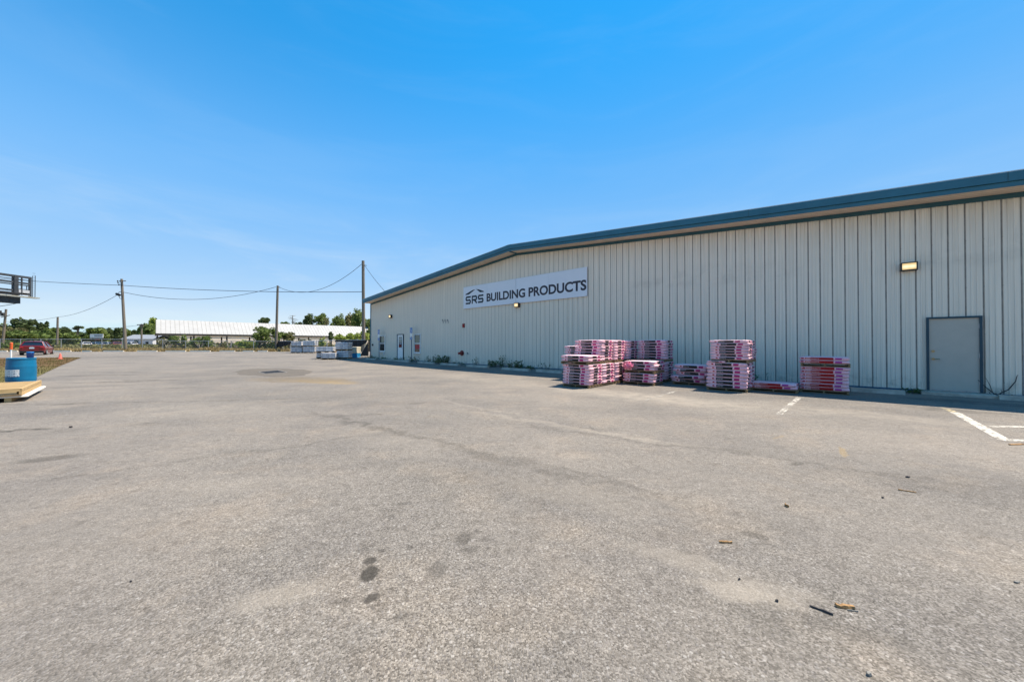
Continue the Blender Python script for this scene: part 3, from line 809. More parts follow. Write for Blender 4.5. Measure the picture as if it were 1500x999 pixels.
# sign board on the wall with its lettering
su0, _ = W(680.2, 440); su1, _ = W(861.2, 440)
szt = (W(680.2, 421.3, .08)[1] + W(861.2, 390.4, .08)[1]) / 2
szb = (W(680.2, 452.3, .08)[1] + W(861.2, 433.8, .08)[1]) / 2
sign = empty('sign_board', wp(su0, .0, szb), BROT, 'long white sign board reading SRS BUILDING PRODUCTS high on the ribbed wall', 'sign')
SW, SH = su1 - su0, szt - szb
m = MB(); seams = [0, SW * .246, SW * .502, SW * .752, SW]
for i, (a_, b_) in enumerate(zip(seams[:-1], seams[1:])): m.b2((a_ + (.012 if i == 2 else .003), -.085, 0), (b_ - (.012 if i == 1 else .003), -.03, SH))
m.build('panel', M['signwhite'], sign)
m = MB(); m.b2((0.01, -.0285, .02), (SW - .01, -.001, SH - .02)); m.build('backing_frame', M['dark'], sign)
def text_mesh(s, name, x0, x1, z0, z1, mat, parent, y=-.0885, bold=0.0):
    cu = bpy.data.curves.new(name, 'FONT'); cu.body = s; cu.extrude = 0.0; cu.offset = bold
    cu.size = 1.0; cu.resolution_u = 6
    o = bpy.data.objects.new(name, cu); col.objects.link(o)
    dg = bpy.context.evaluated_depsgraph_get()
    me = bpy.data.meshes.new_from_object(o.evaluated_get(dg))
    bpy.data.objects.remove(o)
    xs = [v.co.x for v in me.vertices]; ys = [v.co.y for v in me.vertices]
    ax, bx, ay, by = min(xs), max(xs), min(ys), max(ys)
    for v in me.vertices:
        v.co = Vector((x0 + (v.co.x - ax) / (bx - ax) * (x1 - x0), y, z0 + (v.co.y - ay) / (by - ay) * (z1 - z0)))
    me.materials.clear(); me.materials.append(mat)
    ob = bpy.data.objects.new(name, me); col.objects.link(ob); ob.parent = parent
    return ob
def su(px): return W(px, 440, .085)[0] - su0
def sz(px, py): return W(px, py, .085)[1] - szb
zA, zB = sz(716, 441.8), sz(716, 429.6)
text_mesh('BUILDING', 'lettering', su(712.8), su(769.3), zA, zB, M['signdark'], sign, bold=.034)
text_mesh('PRODUCTS', 'lettering', su(774.2), su(859.0), zA - .005, zB + .005, M['signdark'], sign, bold=.034)
# angular logo: S R S under a two-piece roof
lx0, lx1 = su(682.2), su(708.2)
lz0, lz1 = sz(690, 445.3), sz(690, 433.6)
lw = (lx1 - lx0); cw = lw * .30; t = .115
def stroke(mb, pts, t, y=-.0885):
    pts = [Vector((p[0], 0, p[1])) for p in pts]
    for p, q in zip(pts[:-1], pts[1:]):
        d = (q - p).normalized(); n_ = Vector((-d.z, 0, d.x)) * t / 2; e = d * t * .5
        mb.quad(*[(v.x, y, v.z) for v in (p - e - n_, q + e - n_, q + e + n_, p - e + n_)]); y -= .0004
lg = MB(); hh = lz1 - lz0
def letS(x):
    a_, b_, m_ = lz0 + t / 2, lz1 - t / 2, (lz0 + lz1) / 2
    stroke(lg, [(x + t / 2, a_), (x + cw - t, a_), (x + cw - t / 2, a_ + t * .6), (x + cw - t / 2, m_ - t * .6), (x + cw - t, m_), (x + t, m_), (x + t / 2, m_ + t * .6), (x + t / 2, b_ - t * .6), (x + t, b_), (x + cw - t / 2, b_)], t)
def letR(x):
    a_, b_, m_ = lz0 + t / 2, lz1 - t / 2, (lz0 + lz1) / 2 - .02
    stroke(lg, [(x + t / 2, a_), (x + t / 2, b_), (x + cw - t, b_), (x + cw - t / 2, b_ - t * .6), (x + cw - t / 2, m_ + t * .6), (x + cw - t, m_), (x + t * 1.6, m_)], t)
    stroke(lg, [(x + cw * .5, m_), (x + cw - t / 2, a_)], t, -.0925)
letS(lx0); letR(lx0 + lw * .35); letS(lx0 + lw * .70)
rz0, rz1 = sz(690, 431.2), sz(697, 423.6)
ex0, pk, ex1 = su(682), su(696), su(708.6)
lg.quad((ex0, -.0885, rz0), (ex0 + .34, -.0885, rz0), (pk + .02, -.0885, rz1 - .02), (pk - .22, -.0885, rz1 - .02), (ex0, -.0885, rz0 + .06))
lg.quad((pk + .08, -.0885, rz1), (pk + .36, -.0885, rz1 - .05), (ex1, -.0885, rz0 + .09), (ex1, -.0885, rz0 + .03), (ex1 - .36, -.0885, rz0 + .05))
lg.build('logo', M['logoblack'], sign)

# wall-pack lamps, lit
def wall_lamp(px, py, w, h_, label):
    u, z = W(px, py, .12)
    e = empty('wall_lamp', wp(u, 0, z), BROT, label, 'wall lamp', 'lit wall-pack lamps')
    b = MB()
    b.b2((-w / 2, -.06, -h_ / 2), (w / 2, -.002, h_ / 2))
    b.b2((-w / 2, -.20, h_ / 2 - .03), (w / 2, -.06, h_ / 2)); b.b2((-w / 2, -.17, -h_ / 2), (w / 2, -.06, -h_ / 2 + .03))
    b.b2((-w / 2, -.185, -h_ / 2 + .03), (-w / 2 + .03, -.06, h_ / 2 - .03)); b.b2((w / 2 - .03, -.185, -h_ / 2 + .03), (w / 2, -.06, h_ / 2 - .03))
    b.build('housing', M['dark'], e)
    l_ = MB(); l_.quad((-w / 2 + .03, -.168, -h_ / 2 + .03), (w / 2 - .03, -.168, -h_ / 2 + .03), (w / 2 - .03, -.19, h_ / 2 - .03), (-w / 2 + .03, -.19, h_ / 2 - .03))
    l_.build('lens', M['lens'], e)
    return e
wall_lamp(1331.3, 390.6, .34, .24, 'lit wall lamp high above and left of the grey steel door')
wall_lamp(756.8, 447.0, .34, .26, 'lit wall lamp just under the long white sign board')
wall_lamp(571.6, 463.6, .34, .26, 'lit wall lamp above the far windows by the corner')

u, z = W(679.6, 477)
e = empty('alarm_bell', wp(u, 0, z), BROT, 'small red alarm horn on the wall below the end of the sign', 'alarm')
b = MB(); b.b2((-.11, -.05, -.14), (.11, -.012, .14)); b.build('back_box', M['darkred'], e)
b = MB(); b.tube([(0, -.05, 0), (0, -.09, 0), (0, -.12, 0)], [.10, .09, .05], 16); b.build('bell', M['red'], e)
u, z = W(677.0, 517.2)
e = empty('fire_hose_inlet', wp(u, 0, z), BROT, 'dark red twin fire hose inlet low on the wall under the alarm', 'hose inlet')
b = MB(); b.tube([(0, -.012, 0), (0, -.05, 0)], .19, 18); b.build('wall_plate', M['darkred'], e)
for s in (-1, 1):
    b = MB(); b.tube([(0, -.05, 0), (s * .10, -.16, -.01), (s * .13, -.24, -.02)], [.07, .07, .085], 12); b.build('inlet', M['red'] if s < 0 else M['darkred'], e)
u, z = W(686.3, 518.2)
e = empty('water_tap', wp(u, 0, z), BROT, 'small grey wall tap right of the red hose inlet', 'tap')
b = MB(); b.tube([(0, -.01, 0), (0, -.14, 0), (.04, -.18, -.06)], [.03, .03, .025], 8); b.build('spout', M['steel'], e)
b = MB(); b.tube([(-.07, -.10, .07), (.07, -.10, .07)], .015, 6); b.tube([(0, -.10, 0), (0, -.10, .07)], .012, 6); b.build('handle', M['dark'], e)

# accessible parking signs on posts
def access_sign(px, ytop, ybot, pyb, label):
    base = wp(W(px, 504, .42)[0], .42); base.z = H(base.y)
    D = base.y
    zt_, zb_ = P(px, ytop, D).z, P(px, ybot, D).z
    e = empty('parking_sign', base, BROT, label, 'sign', 'accessible parking signs')
    hz = zt_ - base.z
    b = MB(); b.tube([(0, 0, 0), (0, 0, hz - .05)], .03, 8); b.build('post', plain('blue sign post', (.03, .08, .16), .5), e)
    b = MB(); b.b2((-.16, -.045, hz - .42), (.16, -.035, hz)); b.build('plate', M['blue'], e)
    b = MB()          # wheelchair figure
    stroke(b, [(-.03, hz - .09), (-.02, hz - .22), (.06, hz - .22), (.09, hz - .33)], .028, -.0465)
    stroke(b, [(-.02, hz - .15), (.05, hz - .15)], .024, -.049)
    ring = [(-.02 + .10 * math.cos(t_), hz - .27 + .10 * math.sin(t_)) for t_ in [R(100 + i * 26) for i in range(10)]]
    stroke(b, ring, .022, -.0505)
    b.box((-.03, -.047, hz - .055), (.05, .002, .05)); b.build('symbol', M['white'], e)
    b = MB(); b.b2((-.16, -.046, hz - .72), (.16, -.036, hz - .44)); b.build('notice_plate', M['white'], e)
    b = MB(); b.b2((-.16, -.047, hz - .95), (.16, -.037, hz - .76)); b.build('fine_plate', M['blue'], e)
    b = MB()
    for i in range(3): b.b2((-.11, -.0485, hz - .80 - i * .05), (.11, -.0475, hz - .785 - i * .05))
    b.build('print', M['white'], e)
access_sign(555.3, 482.8, 500, 523.6, 'blue accessible parking sign on a post by the far window, nearest the corner')
access_sign(602.8, 480.0, 500, 528.4, 'blue accessible parking sign on a post between the door and the red-signed window')

# concrete doorstep slabs
def slab(u0, u1, w, h_, name, label):
    e = MB(); c = wp((u0 + u1) / 2, .05 + w / 2, 0)
    e.b2((-(u1 - u0) / 2, -w / 2, -.02), ((u1 - u0) / 2, w / 2, h_))
    o = e.build(name, M['concrete'], None, bevel=.015); o.location = (c.x, c.y, H(c.y)); o.rotation_euler = (0, 0, BROT)
    return tag(o, label, 'doorstep')
ua = W(1343, 500)[0]; ub = W(1452, 500)[0]
slab(ua, ub, .55, .085, 'door_step', 'low concrete step in front of the grey steel door')
ua = W(568, 500)[0]; ub = W(597, 500)[0]
slab(ua, ub, .9, .07, 'door_step', 'low concrete step in front of the white glazed door')

# wheel stops along the wall
def stopper(name, c, L, rz, mat, label, group):
    b = MB(); hw, hh_ = .085, .125
    hh_ = hh_ if 'row' not in label else .17
    prof_ = [(-hw, 0), (hw, 0), (hw * .62, hh_), (-hw * .62, hh_)]
    A = [(-L / 2, y, z) for y, z in prof_]; B = [(L / 2, y, z) for y, z in prof_]
    for i in range(4):
        j = (i + 1) % 4; b.quad(A[i], B[i], B[j], A[j])
    b.quad(*A[::-1]); b.quad(*B)
    o = b.build(name, mat, None, bevel=.02)
    o.location = c; o.rotation_euler = (0, 0, rz)
    return tag(o, label, 'wheel stop', group)
ws = [(536.5, 551.5, 526.8, 'nearest the far corner of the wall'), (580, 600.5, 530.0, 'in front of the white glazed door'),
      (613, 636.5, 532.4, 'just right of the red-signed window'), (646, 673, 535.0, 'beside the bushy weeds, left of the hose inlet'),
      (684.5, 715.5, 538.0, 'just right of the wall tap'), (736, 776, 542.6, 'with the tallest weeds behind it, under the middle of the sign'),
      (786, 824, 545.8, 'just left of the front pink stack'), (1246, 1325, 575.6, 'between the red-banded stack and the grey door'), (1462, 1560, 588.0, 'at the right edge past the bare vine')]
for i, (xa, xb, yb_, ph) in enumerate(ws):
    c1 = G(xa, yb_ - (yb_ - 504) * .01); 
    # keep each stop on a line parallel to the wall
    mid = G((xa + xb) / 2, yb_)
    dd = (CORNER - mid).dot(YH)
    dd = min(max(dd, .55), 1.6)
    ul = W(xa, 504)[0]; ur = W(xb, 504)[0]
    o_ = Vector((0, 0, EYE))
    def at(px):
        d = ray(px, 504); c = CORNER - YH * dd; t_ = (c - o_).dot(YH) / d.dot(YH); return o_ + d * t_
    A_, B_ = at(xa), at(xb); cc = (A_ + B_) / 2
    stopper('wheel_stop', (cc.x, cc.y, H(cc.y) - .005), (B_ - A_).length, BROT + R(random.uniform(-1, 1)), M['concrete'], 'pale concrete wheel stop ' + ph, 'wheel stops along the warehouse wall')
# and along the far edge of the lot
fx = [(-60, -28), (-20, 12), (16, 26), (80, 104), (121, 134), (151, 182), (201, 230), (243, 272), (278, 309), (322, 344), (356, 372), (378, 392)]
for i, (xa, xb) in enumerate(fx):
    A_ = P(xa, 514, 52.2); B_ = P(xb, 514, 52.2); cc = (A_ + B_) / 2
    stopper('wheel_stop', (cc.x, cc.y, H(52.2) - .01), min((B_ - A_).length, 3.0), 0, M['concrete_far'], 'long pale concrete wheel stop in the row at the far edge of the lot', 'wheel stops at the far edge of the lot')

# ------------------------------------------------------------------ weeds at the wall foot
def weed(px, u_off, h_, n_, label, spread=.3, mat='leaf_weed', leaf=.05, seed=1):
    r_ = random.Random(seed); h_ *= .82; leaf *= .85
    u, _ = W(px, 520)
    b = wp(u, u_off, 0); b.z = H(b.y)
    e = empty('weed', b, 0, label, 'weed', 'weeds growing along the wall foot')
    st = MB(); lf = MB()
    for i in range(n_):
        a = r_.uniform(0, 6.28); hh = h_ * r_.uniform(.45, 1)
        x, y = r_.uniform(-spread, spread) * XH.x, r_.uniform(-spread, spread) * XH.y
        lx, ly = math.cos(a) * .22 * hh, math.sin(a) * .22 * hh
        path = [(x, y, 0), (x + lx * .4, y + ly * .4, hh * .55), (x + lx, y + ly, hh)]
        st.tube([(0, 0, -.04)] + path, [.01, .008, .006, .003], 4, False)
        for k in range(int(3 + hh * 6)):
            t_ = r_.uniform(.12, 1); q = Vector(path[0]).lerp(Vector(path[2]), t_)
            s = leaf * r_.uniform(.6, 1.5); v1 = Vector((r_.uniform(-1, 1), r_.uniform(-1, 1), r_.uniform(-.5, .8))).normalized(); v2 = v1.orthogonal().normalized()
            c = q + v1 * s * 1.2
            lf.quad(c - v1 * s * 1.2, c + v2 * s * .5, c + v1 * s * 1.2, c - v2 * s * .5)
    st.build('stem', M['bark'], e); lf.build('foliage', M[mat], e)
    return e
weed(549, .25, .30, 26, 'low green weeds at the far corner of the wall', .8, seed=2)
weed(566, .25, .26, 20, 'low weeds under the far window', .7, seed=3)
weed(591, .35, .42, 26, 'knee-high weeds right of the white glazed door', .6, seed=4)
weed(612, .3, .5, 24, 'clump of weeds under the red-signed window', .6, seed=5)
weed(632, .3, .65, 10, 'slender leafy weed right of the red-signed window', .3, seed=6)
weed(643, .3, .85, 14, 'tall leggy weed left of the bushy weed', .35, seed=7)
weed(655, .4, .75, 40, 'bushy rounded weed left of the hose inlet', .5, leaf=.07, seed=8)
weed(676, .25, .3, 14, 'low weeds below the red hose inlet', .5, seed=9)
weed(700, .2, .75, 5, 'thin lone weed stalk right of the wall tap', .2, seed=10)
weed(729, .5, .55, 30, 'dense leafy weed left of the tall weeds', .4, leaf=.06, seed=11)
weed(742, .4, .95, 16, 'tallest weed, with thin branching stems, under the middle of the sign', .35, seed=12)
weed(757, .4, .5, 18, 'ragged weed right of the tallest weed', .4, seed=13)
weed(768, .45, .55, 26, 'compact leafy weed above the end of a wheel stop', .3, leaf=.06, seed=14)
weed(782, .35, .22, 20, 'dark low weeds between two wheel stops', .5, seed=15)
weed(800, .2, .6, 5, 'sparse thin weed stalks left of the front pink stack', .5, seed=16)
weed(1337, .35, .16, 30, 'dark creeping weed left of the grey steel door', .35, seed=17)
weed(1100, .3, .6, 8, 'sparse weed stalks behind the low red-banded bundles', .8, seed=18)
# bare vine by the door
u, _ = W(1459, 560); b = wp(u, .12, 0.02)
e = empty('bare_vine', b, BROT, 'dark bare vine stems climbing the wall right of the grey door', 'vine')
m = MB()
m.tube([(0, 0, 0), (-.08, .02, .1), (-.22, .05, .28), (-.31, .05, .42)], [.014, .012, .01, .006], 6)
m.tube([(0, 0, 0), (.03, .02, .08), (.18, .05, .2), (.29, .05, .42), (.31, .05, .55), (.33, .05, .6)], [.014, .012, .012, .01, .008, .004], 6)
m.tube([(-.08, .02, .1), (-.12, .04, .3), (-.18, .05, .48)], [.008, .007, .004], 5)
m.tube([(0, 0, 0), (-.12, -.05, .06), (-.16, -.04, .13)], [.008, .006, .004], 5)
m.tube([(.02, 0, .03), (.06, -.02, .12), (.05, 0, .2)], [.007, .006, .004], 5)
m.build('stem', M['twig'], e)
m = MB(); r_ = random.Random(5)
for i in range(60):
    c = Vector((r_.uniform(-.25, .5), r_.uniform(-.14, .05), r_.uniform(.0, .09))); v1 = Vector((r_.uniform(-1, 1), r_.uniform(-1, 1), r_.uniform(-.3, .6))).normalized() * .03; v2 = v1.orthogonal().normalized() * .014
    m.quad(c - v1, c + v2, c + v1, c - v2)
m.build('dead_leaves', M['bark'], e)

# ------------------------------------------------------------------ pallets of shingle bundles
bcache = {}
def bundle_mesh(L, D, Hh, red, var):
    key = (round(L, 2), round(D, 2), round(Hh, 3), red, var)
    if key in bcache: return bcache[key]
    bm = bmesh.new(); bmesh.ops.create_cube(bm, size=1.0)
    bmesh.ops.subdivide_edges(bm, edges=bm.edges[:], cuts=7, use_grid_fill=True)
    uvl = bm.loops.layers.uv.new('UVMap')
    for f in bm.faces:
        n_ = f.normal
        for lp in f.loops:
            c = lp.vert.co
            if abs(n_.y) > .5: uv = ((c.x + .5) if n_.y < 0 else .5 - c.x, c.z + .5)
            elif abs(n_.x) > .5: uv = ((2 + (c.y + .5)) if n_.x > 0 else 3 + .5 - c.y, c.z + .5)
            else: uv = (5 + c.x, c.y)
            lp[uvl].uv = uv
        f.smooth = True
    sd = Vector((var * 7.3, var * 3.1, L * 5))
    for v in bm.verts:
        c = v.co.copy()
        ex, ey = abs(c.x) * 2, abs(c.y) * 2
        k = 1 - .20 * max(0, (ex - .86) / .14) ** 2 - .15 * max(0, (ey - .86) / .14) ** 2
        z = c.z * max(k, .35)
        inx = 1 - .018 * (abs(c.z) * 2) ** 3; iny = 1 - .025 * (abs(c.z) * 2) ** 3
        p = Vector((c.x * L * inx, c.y * D * iny, z * Hh))
        w = mnoise.noise(Vector((c.x * 4, c.y * 4, c.z * 2)) + sd)
        w2 = mnoise.noise(Vector((c.x * 3, c.z * 5, c.y * 3)) + sd * 2)
        p += Vector((w2 * .012, w * .012, w * .006))
        v.co = p
    me = bpy.data.meshes.new('shingle_bundle'); bm.to_mesh(me); bm.free()
    me.materials.append(M['bundle_red'] if red else M['bundle_dark'])
    bcache[key] = me
    return me
pcache = {}
def pallet(world, rz, L, D, label):
    e = empty('wooden_pallet', world, rz, label, 'pallet', 'wooden pallets under the pink shingle bundles')
    key = (round(L, 2), round(D, 2))
    if key not in pcache:
        d = MB(); nb = max(5, int(D / .17))
        for i in range(nb):
            y = -D / 2 + .05 + (D - .1) * i / (nb - 1)
            d.b2((-L / 2, y - .048, .067), (L / 2, y + .048, .084))
        b = MB()
        for y in (-D / 2 + .05, 0, D / 2 - .05): b.b2((-L / 2, y - .045, 0), (L / 2, y + .045, .016))
        s = MB(); s.b2((-.02, -D / 2, .0165), (.02, D / 2, .0665))
        pcache[key] = (d.mesh('deck', M['palletwood']), b.mesh('bottom_boards', M['palletwood']), s.mesh('stringer', M['palletwood']))
    d, b, s = pcache[key]
    for nm, me, xs in (('deck', d, [0]), ('bottom_boards', b, [0]), ('stringer', s, [-L / 2 + .03, 0, L / 2 - .03])):
        for x in xs:
            o = bpy.data.objects.new(nm, me); col.objects.link(o); o.parent = e; o.location = (x, 0, 0)
    return e
def load(fr, z0, L, cols, Hh, phrase, red=False, rot=0.0, messy=0.0, seed=0, mark='', wooden='wooden pallet'):
    """fr: front right corner on the ground; cols: (depth, layers) from the front to the back."""
    r_ = random.Random(seed)
    D = sum(c[0] for c in cols)
    rz = BROT + R(rot)
    Rm = Matrix.Rotation(rz, 3, 'Z')
    cen = Vector((fr.x, fr.y, 0)) + Rm @ Vector((-L / 2, D / 2, 0))
    base = Vector((cen.x, cen.y, z0))
    pallet(base, rz, L, D, 'wooden pallet under the ' + phrase)
    y = -D / 2
    tops = []
    kind = 'red-banded' if red else 'charcoal-banded'
    for ci, (d_, n_) in enumerate(cols):
        for k in range(n_):
            j = .014 + messy
            off = Vector((r_.uniform(-j, j) * 1.4, y + d_ / 2 + r_.uniform(-j, j) * .6, .085 + (k + .5) * Hh))
            o = bpy.data.objects.new('shingle_bundle', bundle_mesh(L, d_ - .012, Hh * 1.05, red, r_.randrange(4)))
            o.location = base + Rm @ off
            o.rotation_euler = (r_.uniform(-messy, messy) * .25, r_.uniform(-messy, messy) * .5, rz + R(r_.uniform(-1.1, 1.1)) + r_.uniform(-messy, messy) * .8)
            col.objects.link(o)
            part = '' if len(cols) == 1 else (', front half' if ci == 0 else ', back half')
            tag(o, 'pink %s bundle in %s%s' % (kind, phrase, part), 'shingle bundle', 'bundles of the ' + phrase)
        y += d_
        tops.append(z0 + .085 + n_ * Hh)
    return tops
Z0 = .004
AF = G(862.5, 569.4)
def rel(t, s=0.0): return AF + YH * t - XH * s
tp = load(AF, Z0, 1.0, [(.88, 7), (.87, 7)], .095, 'lower load nearest the camera in the left row', seed=1)
load(rel(-.02, .02), tp[0] + .004, 1.03, [(.88, 2), (.87, 7)], .102, 'stepped upper load nearest the camera in the left row', seed=2, rot=.8)
tp = load(rel(1.82), Z0, 1.0, [(.9, 7)], .095, 'lower load second from the front in the left row', seed=3, rot=-.5)
load(rel(1.83, .02), tp[0] + .004, 1.0, [(.9, 7)], .102, 'upper load second from the front in the left row', seed=4, rot=.4)
tp = load(rel(1.92, 1.14), Z0, 1.02, [(.9, 7)], .095, 'lower load tucked behind the left corner of the front stack', seed=5)
load(rel(1.92, 1.14), tp[0] + .004, 1.05, [(.9, 5)], .10, 'upper load showing over the left shoulder of the front stack', seed=6, rot=1.5, messy=.02)
tp = load(rel(2.86), Z0, 1.0, [(.95, 7)], .095, 'lower load at the wall end of the left row', seed=7)
load(rel(2.86), tp[0] + .004, 1.0, [(.95, 7)], .102, 'upper load at the wall end of the left row', seed=8)
EF = G(975.5, 560.2)
tp = load(EF, Z0, 1.06, [(.85, 7)], .095, 'lower load of the second tall stack, behind the small one', seed=9)
load(EF, tp[0] + .004, 1.06, [(.85, 7)], .104, 'square upper load of the second tall stack', seed=10, rot=.6)
FF = G(957.5, 565.6)
tp = load(FF, Z0, 1.08, [(.95, 3)], .105, 'lower load of the small stack with crumpled film', seed=11, rot=1)
tp2 = load(FF + XH * .02, tp[0] + .004, 1.06, [(.95, 3)], .112, 'upper load of the small stack with crumpled film', seed=12, rot=-1, messy=.02)
GF = G(1035, 566.0)
load(GF, Z0, 1.08, [(.9, 5)], .122, 'slumped untidy pile between the small stack and the tall stack', seed=13, rot=2, messy=.06)
HF = G(1094.5, 575.6)
tp = load(HF, Z0, 1.06, [(.68, 7), (.68, 7)], .110, 'neat lower load of the tall stack standing alone', seed=14)
load(HF + YH * .05 + XH * .03, max(tp) + .004, 1.0, [(.66, 7), (.66, 7)], .084, 'neat upper load of the tall stack standing alone', seed=15, rot=-.6)
IF_ = G(1168.5, 577.2)
load(IF_, Z0, 1.12, [(.8, 2)], .088, 'low load lying beside the tall stack', True, seed=16, rot=-1.5, messy=.03)
JF = G(1244.5, 579.4)
tp = load(JF, Z0, 1.06, [(1.0, 7)], .097, 'tall load nearest the grey door', True, seed=17)
load(JF + XH * .03, tp[0] + .004, 1.08, [(1.0, 2)], .095, 'short load on top, nearest the grey door', True, seed=18, rot=.8, messy=.012)
# loose crumpled film hanging on the small stack
rr = random.Random(8)
bm = bmesh.new(); bmesh.ops.create_icosphere(bm, subdivisions=4, radius=1)
for v in bm.verts:
    k = 1 + .45 * mnoise.noise(v.co * 2.2) + .25 * mnoise.noise(v.co * 6)
    v.co = Vector((v.co.x * .16 * k, v.co.y * .09 * k, v.co.z * .10 * k))
me = bpy.data.meshes.new('crumpled_film'); bm.to_mesh(me); bm.free(); me.materials.append(M['pinkflag'])
fo = bpy.data.objects.new('crumpled_film', me); col.objects.link(fo)
c = FF - XH * .87 - YH * .02; fo.location = (c.x, c.y, .66); fo.rotation_euler = (0, 0, BROT)
tag(fo, 'torn crumpled pink film bulging from the left end of the small stack', 'plastic film')
# a loose bundle lying across the neat lower load
o = bpy.data.objects.new('shingle_bundle', bundle_mesh(.48, .3, .05, False, 1)); col.objects.link(o)
c = HF - XH * .80 + YH * .14; o.location = (c.x, c.y, .085 + 7 * .110 + .03); o.rotation_euler = (0, 0, BROT)
tag(o, 'single thin pale bundle end lying on the front left of the neat lower load', 'shingle bundle')

# ------------------------------------------------------------------ left foreground: lumber, drum, markers, cone
B = G(27.5, 588.5)
LB = P(27.5, 570.0, B.y)
lum = empty('lumber_pack', (B.x, B.y, H(B.y)), BROT, 'pack of new golden lumber lying on skids at the left edge', 'lumber pack')
hz = LB.z - H(B.y)
LW, LD = 3.2, 3.0      # the long side runs away from the camera along the wall direction
m = MB()
def lbx(x0, x1, y0, y1, z0, z1): m.b2((x0, y0, z0), (x1, y1, z1))
nb = 11
for i in range(nb):
    xa = -2.9 + 2.9 * i / nb
    lbx(xa + .018, xa + 2.9 / nb - .018, -3.0, 0, hz - .05, hz - .008 * ((i * 7) % 3))
# the top boards run away from the near edge
m.build('top_boards', M['plywood'], lum)
m = MB()
for k in range(2):
    lbx(-2.86, -.02, -2.9, -.03 + .0, hz - .155 + .05 * k, hz - .11 + .05 * k)
m.build('inner_boards', plain('pale board stack', (.58, .46, .27), .8, var=.25, scale=3), lum)
m = MB(); lbx(-2.95, .03, .004, .045, hz - .15, hz + .015); m.build('side_board', M['plywood'], lum)
m = MB(); lbx(.004, .03, -3.0, .045, hz - .055, hz + .012); m.build('end_board', M['plywood'], lum)
m = MB(); lbx(.004, .036, -3.0, .03, hz - .16, hz - .125); m.build('end_batten', M['palletwood'], lum)
m = MB()
for i in range(15): lbx(-.12 - i * .19, -.09 - i * .19, .046, .049, hz - .055, hz - .035)
m.build('nail_slots', M['twig'], lum)
m = MB(); lbx(-2.9, -.02, -2.9, .13, hz - .20, hz - .17); m.build('white_panel', plain('white foam panel', (.82, .78, .70), .7, var=.06), lum)
for y in (-2.5, -1.3, -.16):
    m = MB(); lbx(-2.7, -.02, y - .05, y + .05, .0, hz - .203); m.build('skid', M['plywood'], lum)
m = MB(); lbx(-.2, .10, -2.6, -2.5, .0, hz - .205); lbx(-.25, .05, -.4, -.32, 0, .05); m.build('blocking', M['palletwood'], lum)
# align: local x to the wall direction away, built so the near corner is at the root
lum.rotation_euler = (0, 0, BROT)

dp = P(31, 560, 11.25); dp.z = 0
drum = empty('plastic_drum', (dp.x, dp.y, .0), R(35), 'bright blue plastic drum standing behind the lumber pack', 'drum')
zt_ = P(31, 524.6, 10.98).z
hD = zt_
pr = [(.0, 0), (.27, 0), (.285, .03), (.285, .06)]
for i in range(25):
    t_ = i / 24; z = .06 + (hD - .12) * t_
    r0 = .285 + .016 * math.sin(math.pi * t_)
    for rz_ in (.28, .52, .76):
        if abs(t_ - rz_) < .015: r0 += .007
    pr.append((r0, z))
pr += [(.288, hD - .05), (.292, hD - .045), (.292, hD - .012), (.284, hD), (.262, hD), (.258, hD - .02), (.0, hD - .02)]
MB().lathe(pr[1:-1], 48).build('body', M['drum'], drum, True)
m = MB(); m.lathe([(.045, hD - .02), (.045, hD - .002), (.03, hD)], 16, (.12, 0, 0)); m.lathe([(.045, hD - .02), (.045, hD - .002), (.03, hD)], 16, (-.12, .05, 0)); m.build('bung', M['cobalt'], drum)
lm = MB(); zl = P(20, 546.5, 10.98).z
for i in range(10):
    a0 = R(-142 + i * 7.2 - 0); a1 = R(-142 + (i + 1) * 7.2)
    lm.quad(*[(.3035 * math.cos(a_), .3035 * math.sin(a_), z) for a_, z in ((a0, zl - .115), (a1, zl - .115), (a1, zl + .10), (a0, zl + .10))])
def label_mat():
    k = N('drum label'); v = k.coord('Generated'); s = k.n('ShaderNodeSeparateXYZ'); k.l(v, s.inputs[0])
    g = k.noise(k.mapping(k.coord(), scale=(40, 40, 7)), 1.0, 2)
    row = k.math('LESS_THAN', k.math('FRACT', k.math('MULTIPLY', s.outputs[2], 3.0)), .55)
    f = k.math('MULTIPLY', row, k.math('GREATER_THAN', g, .52))
    k.bsdf(k.mix(k.math('MULTIPLY', f, .8), (.66, .68, .68), (.10, .14, .2)), .5); return k.m
lab = lm.build('label', label_mat(), drum); lab.rotation_euler = (0, 0, R(-35) + R(28))
cp = P(44.2, 524, 11.02)
m = MB(); hc = P(44, 515.3, 11.0).z - hD
can = empty('plastic_jar', (cp.x, cp.y, hD + .001), 0, 'small cobalt blue jar standing on the blue drum', 'jar')
MB().lathe([(.062, 0), (.07, .01), (.075, hc * .7), (.078, hc * .72), (.078, hc * .75)], 24).build('body', M['cobalt'], can, True)
MB().lathe([(.074, hc * .755), (.074, hc - .01), (.068, hc)], 24).build('lid', M['blue'], can, True)
m = MB(); m.tube([(-.075, 0, .03), (-.11, 0, .06), (-.11, 0, .13), (-.077, 0, .15)], .01, 6); m.build('handle', M['cobalt'], can)
# orange and white marker behind the drum
mp = P(15.5, 535, 12.2); mp.z = 0
mk = empty('marker_post', mp, 0, 'slim white marker post with orange top behind the blue drum', 'marker post')
z1, z2 = P(16, 511.8, 12.2).z, P(16.6, 501.8, 12.2).z
m = MB(); m.tube([(0, 0, 0), (.01, 0, z1)], .022, 12); m.build('post', M['white'], mk)
m = MB(); m.tube([(.01, 0, z1), (.02, 0, z2 - .015), (.022, 0, z2)], [.034, .034, .024], 12); m.build('sleeve', M['orange'], mk)
